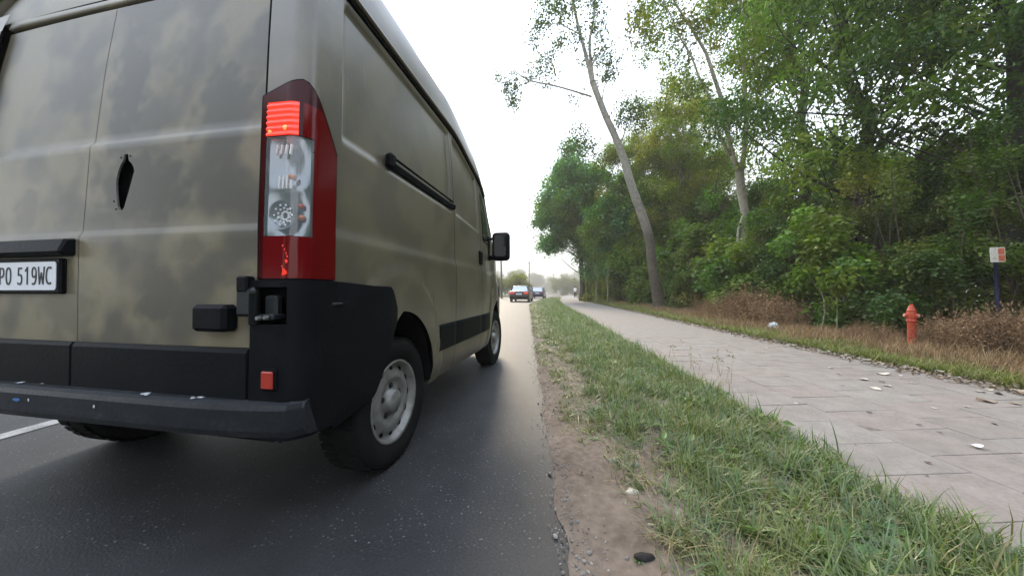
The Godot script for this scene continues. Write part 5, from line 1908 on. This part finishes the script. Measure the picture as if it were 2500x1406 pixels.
func build_person():
	# a small walker far along the path, white top and dark legs; one continuous body
	var p = Vector3(10.1, 0.03, -51.0)
	var o = thing("person", "person in a white top walking far along the path", "person", p, 0.2)
	var st = stool()
	tube(st, [Vector3(-0.09, 0.03, -0.12), Vector3(-0.09, 0.45, -0.02), Vector3(-0.08, 0.88, 0.0)], [0.055, 0.065, 0.10], 8)
	tube(st, [Vector3(0.10, 0.03, 0.16), Vector3(0.09, 0.47, 0.05), Vector3(0.08, 0.88, 0.0)], [0.055, 0.065, 0.10], 8)
	tube(st, [Vector3(0, 0.84, 0), Vector3(0, 1.0, 0), Vector3(0, 1.25, 0), Vector3(0, 1.42, 0), Vector3(0, 1.48, 0), Vector3(0, 1.54, 0)], [0.15, 0.15, 0.18, 0.17, 0.08, 0.055], 12)
	tube(st, [Vector3(0, 1.52, 0.0), Vector3(0, 1.57, -0.01), Vector3(0, 1.64, -0.01), Vector3(0, 1.71, -0.01), Vector3(0, 1.75, -0.01)], [0.06, 0.085, 0.10, 0.08, 0.02], 12)
	for s in [-1, 1]:
		tube(st, [Vector3(s * 0.17, 1.40, 0), Vector3(s * 0.23, 1.15, 0.03 * s), Vector3(s * 0.24, 0.90, -0.08 * s), Vector3(s * 0.24, 0.80, -0.10 * s)], [0.055, 0.048, 0.04, 0.03], 8)
	part("body", st, plain(0.42, 0.27, 0.20, 0.7), o)
	st = stool()
	tube(st, [Vector3(0, 0.86, 0), Vector3(0, 1.0, 0), Vector3(0, 1.25, 0), Vector3(0, 1.42, 0), Vector3(0, 1.48, 0)], [0.175, 0.17, 0.195, 0.19, 0.09], 12)
	for s in [-1, 1]:
		tube(st, [Vector3(s * 0.16, 1.42, 0), Vector3(s * 0.23, 1.18, 0.03 * s)], [0.07, 0.06], 8)
	part("white_top", st, M.white, o)
	st = stool()
	tube(st, [Vector3(-0.09, 0.06, -0.115), Vector3(-0.09, 0.45, -0.02), Vector3(-0.08, 0.90, 0.0)], [0.07, 0.08, 0.115], 8)
	tube(st, [Vector3(0.10, 0.06, 0.155), Vector3(0.09, 0.47, 0.05), Vector3(0.08, 0.90, 0.0)], [0.07, 0.08, 0.115], 8)
	part("trousers", st, plain(0.03, 0.03, 0.04, 0.8), o)
	st = stool()
	lathe(st, [[0.098, -0.04], [0.11, 0.02], [0.09, 0.08], [0.04, 0.115], [0.0, 0.12]], 12, Vector3(0, 1.66, 0.0))
	part("hair", st, plain(0.03, 0.022, 0.016, 0.7), o)

func build_small():
	M.leaf_pale = plain(0.50, 0.45, 0.38, 0.8)
	M.leaf_tan = plain(0.36, 0.27, 0.18, 0.8)
	M.leaf_brown = plain(0.085, 0.06, 0.045, 0.85)
	var n1 = seamless(256, 0.05, 81, 4)
	var rock = tri_mat(colour_texture(256, n1, n1, 0.0, [[0.0, Color(0.26, 0.22, 0.17)], [0.5, Color(0.44, 0.40, 0.33)], [1.0, Color(0.56, 0.53, 0.46)]]), 5.0, 0.9, null, 1.0, false)
	var rock2 = tri_mat(colour_texture(256, n1, n1, 0.0, [[0.0, Color(0.12, 0.11, 0.10)], [1.0, Color(0.30, 0.28, 0.26)]]), 5.0, 0.9, null, 1.0, false)
	stone("pale_stone", "white pebble nested in the lush part of the verge grass", "stone", on_ground(1640, 1032, 0.03), Vector3(0.034, 0.026, 0.028), rock, 1)
	stone("pale_stone", "flat pale stone on bare soil where the grass begins", "stone", on_ground(1545, 1204, 0.03), Vector3(0.030, 0.018, 0.024), rock, 2)
	stone("pale_stone", "rounded cream stone between tall grass and dry verge", "stone", on_ground(1525, 905, 0.03), Vector3(0.045, 0.036, 0.04), rock, 3)
	stone("grey_stone", "grey stone beside a muddy clod in the verge", "stone", on_ground(1550, 1138, 0.02), Vector3(0.028, 0.018, 0.02), rock2, 4)
	stone("grey_stone", "grey flat stone at the edge of the bare soil", "stone", on_ground(1500, 1128, 0.02), Vector3(0.034, 0.02, 0.022), rock2, 5)
	stone("concrete_lump", "broken concrete lump lying in the verge grass", "stone", on_ground(1895, 1335, 0.02), Vector3(0.045, 0.022, 0.03), rock2, 6)
	stone("dark_clod", "black clod lying on the bare soil by the asphalt", "clod", on_ground(1574, 1362, 0.025), Vector3(0.036, 0.014, 0.018), plain(0.014, 0.012, 0.011, 0.95), 7)
	var st = stool()
	# crumpled white bag in the grass
	var n := FastNoiseLite.new()
	n.seed = 31
	n.frequency = 2.2
	st.set_smooth_group(-1)
	var rings = []
	for k in 13:
		var a = PI * k / 12.0
		var ring = []
		for j in 18:
			var b = TAU * j / 18.0
			var d = Vector3(sin(a) * cos(b), cos(a), sin(a) * sin(b))
			ring.append(d * Vector3(0.10, 0.085, 0.08) * (1.0 + 0.6 * n.get_noise_3d(d.x, d.y, d.z)) + Vector3(0.0, 0.0, 0.0))
		rings.append(ring)
	loft(st, rings, false, -1)
	var bag = mesh_node("plastic_bag", done(st), plain(0.72, 0.76, 0.78, 0.5))
	bag.position = on_ground(1889, 804, 0.03) + Vector3(0, 0.075, 0)
	tag(bag, "crumpled white plastic bag lying in grass beyond the path", "bag")
	# scrap of white paper on the slabs
	st = stool()
	st.set_smooth_group(-1)
	patch(st, steps(-1.0, 1.0, 5), func(_u): return steps(-1.0, 1.0, 4), func(u, t): return Vector3(u * 0.028 * (1.0 - 0.2 * t * t), 0.006 + 0.010 * abs(n.get_noise_2d(u * 0.7, t * 0.7)) * 2.0 + 0.004 * u * u, t * 0.018 * (1.0 - 0.3 * u)))
	var sc = mesh_node("paper_scrap", done(st), M.white)
	sc.position = on_ground(2387, 1092, 0.033)
	tag(sc, "crumpled scrap of white paper on the path slabs", "paper")
	# broad weeds in the near verge
	var g = Color(0.075, 0.155, 0.040)
	for q in [[2130, 1330, 0.15, 9, "large dock with long upright leaves among the verge grass"], [2280, 1340, 0.13, 8, "dock rosette pressed against the path edging"], [2060, 1380, 0.14, 8, "broad leaved weed beside a muddy gap in the grass"], [1950, 1290, 0.11, 7, "pale green weed rosette in the thick of the verge"], [2200, 1390, 0.14, 9, "dark glossy weed overhanging the edging stones"], [1740, 1090, 0.09, 7, "small bright weed in the lush verge grass"], [1800, 1000, 0.10, 6, "yellow green weed leaning over the path edge"], [1450, 1075, 0.05, 6, "tiny yellow green seedling on bare soil"], [1560, 1372, 0.032, 5, "small tuft of weed leaves behind the black clod"], [1990, 1180, 0.11, 7, "upright weed standing where grass meets edging"]]:
		weed_plant(q[4], on_ground(q[0], q[1], 0.02), q[3] + 2, q[2] * 0.95, int(q[0]), g * rng.randf_range(0.85, 1.3))

func build_cars():
	M.car_lamp = plain(0.45, 0.02, 0.02, 0.2)
	M.car_lamp.emission_enabled = true
	M.car_lamp.emission = lin(1.0, 0.10, 0.04)
	M.car_lamp.emission_energy_multiplier = 0.2
	M.car_lamp_off = plain(0.22, 0.02, 0.025, 0.15)
	var dark = plain(0.020, 0.024, 0.034, 0.18)
	dark.clearcoat_enabled = true
	var navy = plain(0.035, 0.036, 0.085, 0.2)
	navy.clearcoat_enabled = true
	build_car("dark_sedan", "dark saloon car with red tail lights ahead of the van", Vector3(0.62, 0, -28.6), -0.16, 1.84, 1.46, dark, true, false)
	build_car("blue_hatchback", "dark blue hatchback driving ahead of the dark saloon", Vector3(3.45, 0, -43.5), -0.20, 1.76, 1.52, navy, false, true)

func _ready():
	# camera
	var cam := Camera3D.new()
	cam.name = "camera"
	cam.fov = rad_to_deg(2.0 * atan(703.0 / F))
	cam.near = 0.05
	cam.far = 3000.0
	cam.position = Vector3(0, EYE, 0)
	cam.rotation_degrees = Vector3(PITCH, 0, 0)
	add_child(cam)
	cam.current = true
	# sky, air, exposure
	var env := Environment.new()
	env.background_mode = Environment.BG_SKY
	var sky := Sky.new()
	var sm := ProceduralSkyMaterial.new()
	sm.sky_top_color = lin(0.72, 0.82, 0.99)
	sm.sky_horizon_color = lin(0.97, 0.98, 0.96)
	sm.sky_curve = 0.25
	sm.ground_horizon_color = lin(0.55, 0.53, 0.48)
	sm.ground_bottom_color = lin(0.16, 0.15, 0.13)
	sm.sun_angle_max = 40.0
	sm.sun_curve = 0.12
	sky.sky_material = sm
	env.sky = sky
	env.tonemap_mode = Environment.TONE_MAPPER_LINEAR
	env.tonemap_exposure = 2.85
	env.fog_enabled = true
	env.fog_density = 0.0019
	env.fog_light_color = Color(1.0, 0.98, 0.93)
	env.volumetric_fog_enabled = true
	env.volumetric_fog_density = 0.0
	env.sdfgi_enabled = true
	env.ssao_enabled = true
	env.ssil_enabled = true
	var we := WorldEnvironment.new()
	we.name = "world"
	we.environment = env
	add_child(we)
	# hazy sun ahead and to the left: the van's soft shadow falls back and to the right
	var sun := DirectionalLight3D.new()
	sun.name = "sun"
	sun.light_energy = 0.5
	sun.light_color = Color(1.0, 0.93, 0.82)
	sun.light_angular_distance = 12.0
	sun.sky_mode = DirectionalLight3D.SKY_MODE_LIGHT_ONLY
	sun.shadow_enabled = true
	sun.rotation_degrees = Vector3(-34.0, 180.0 + 8.0, 0.0)
	add_child(sun)

	rng.seed = 20
	make_materials()
	build_setting()
	build_van()
	build_trees()
	build_grass()
	build_hydrant()
	build_sign()
	build_cars()
	build_pole("tall wooden pole beyond the van's wing mirror", Vector3(-1.45, 0, -45.0), 8.0, -0.15)
	build_pole("wooden pole standing behind the dark saloon", Vector3(4.0, 0, -74.0), 8.0, 0.0)
	build_pole("far wooden pole at the bend near the maple", Vector3(15.2, 0, -116.0), 7.6, 0.0)
	build_person()
	build_small()
	build_litter()
	# morning mist lying over the far fields
	var mist := FogVolume.new()
	mist.name = "mist"
	mist.shape = RenderingServer.FOG_VOLUME_SHAPE_BOX
	mist.size = Vector3(300.0, 26.0, 190.0)
	mist.position = Vector3(10.0, 12.5, -160.0)
	var fm := FogMaterial.new()
	fm.density = 0.008
	fm.albedo = Color(1.0, 0.975, 0.92)
	mist.material = fm
	add_child(mist, true)
	mist.set_meta("kind", "stuff")
	mist.set_meta("label", "pale mist lying over the fields far down the road")
	mist.set_meta("category", "mist")
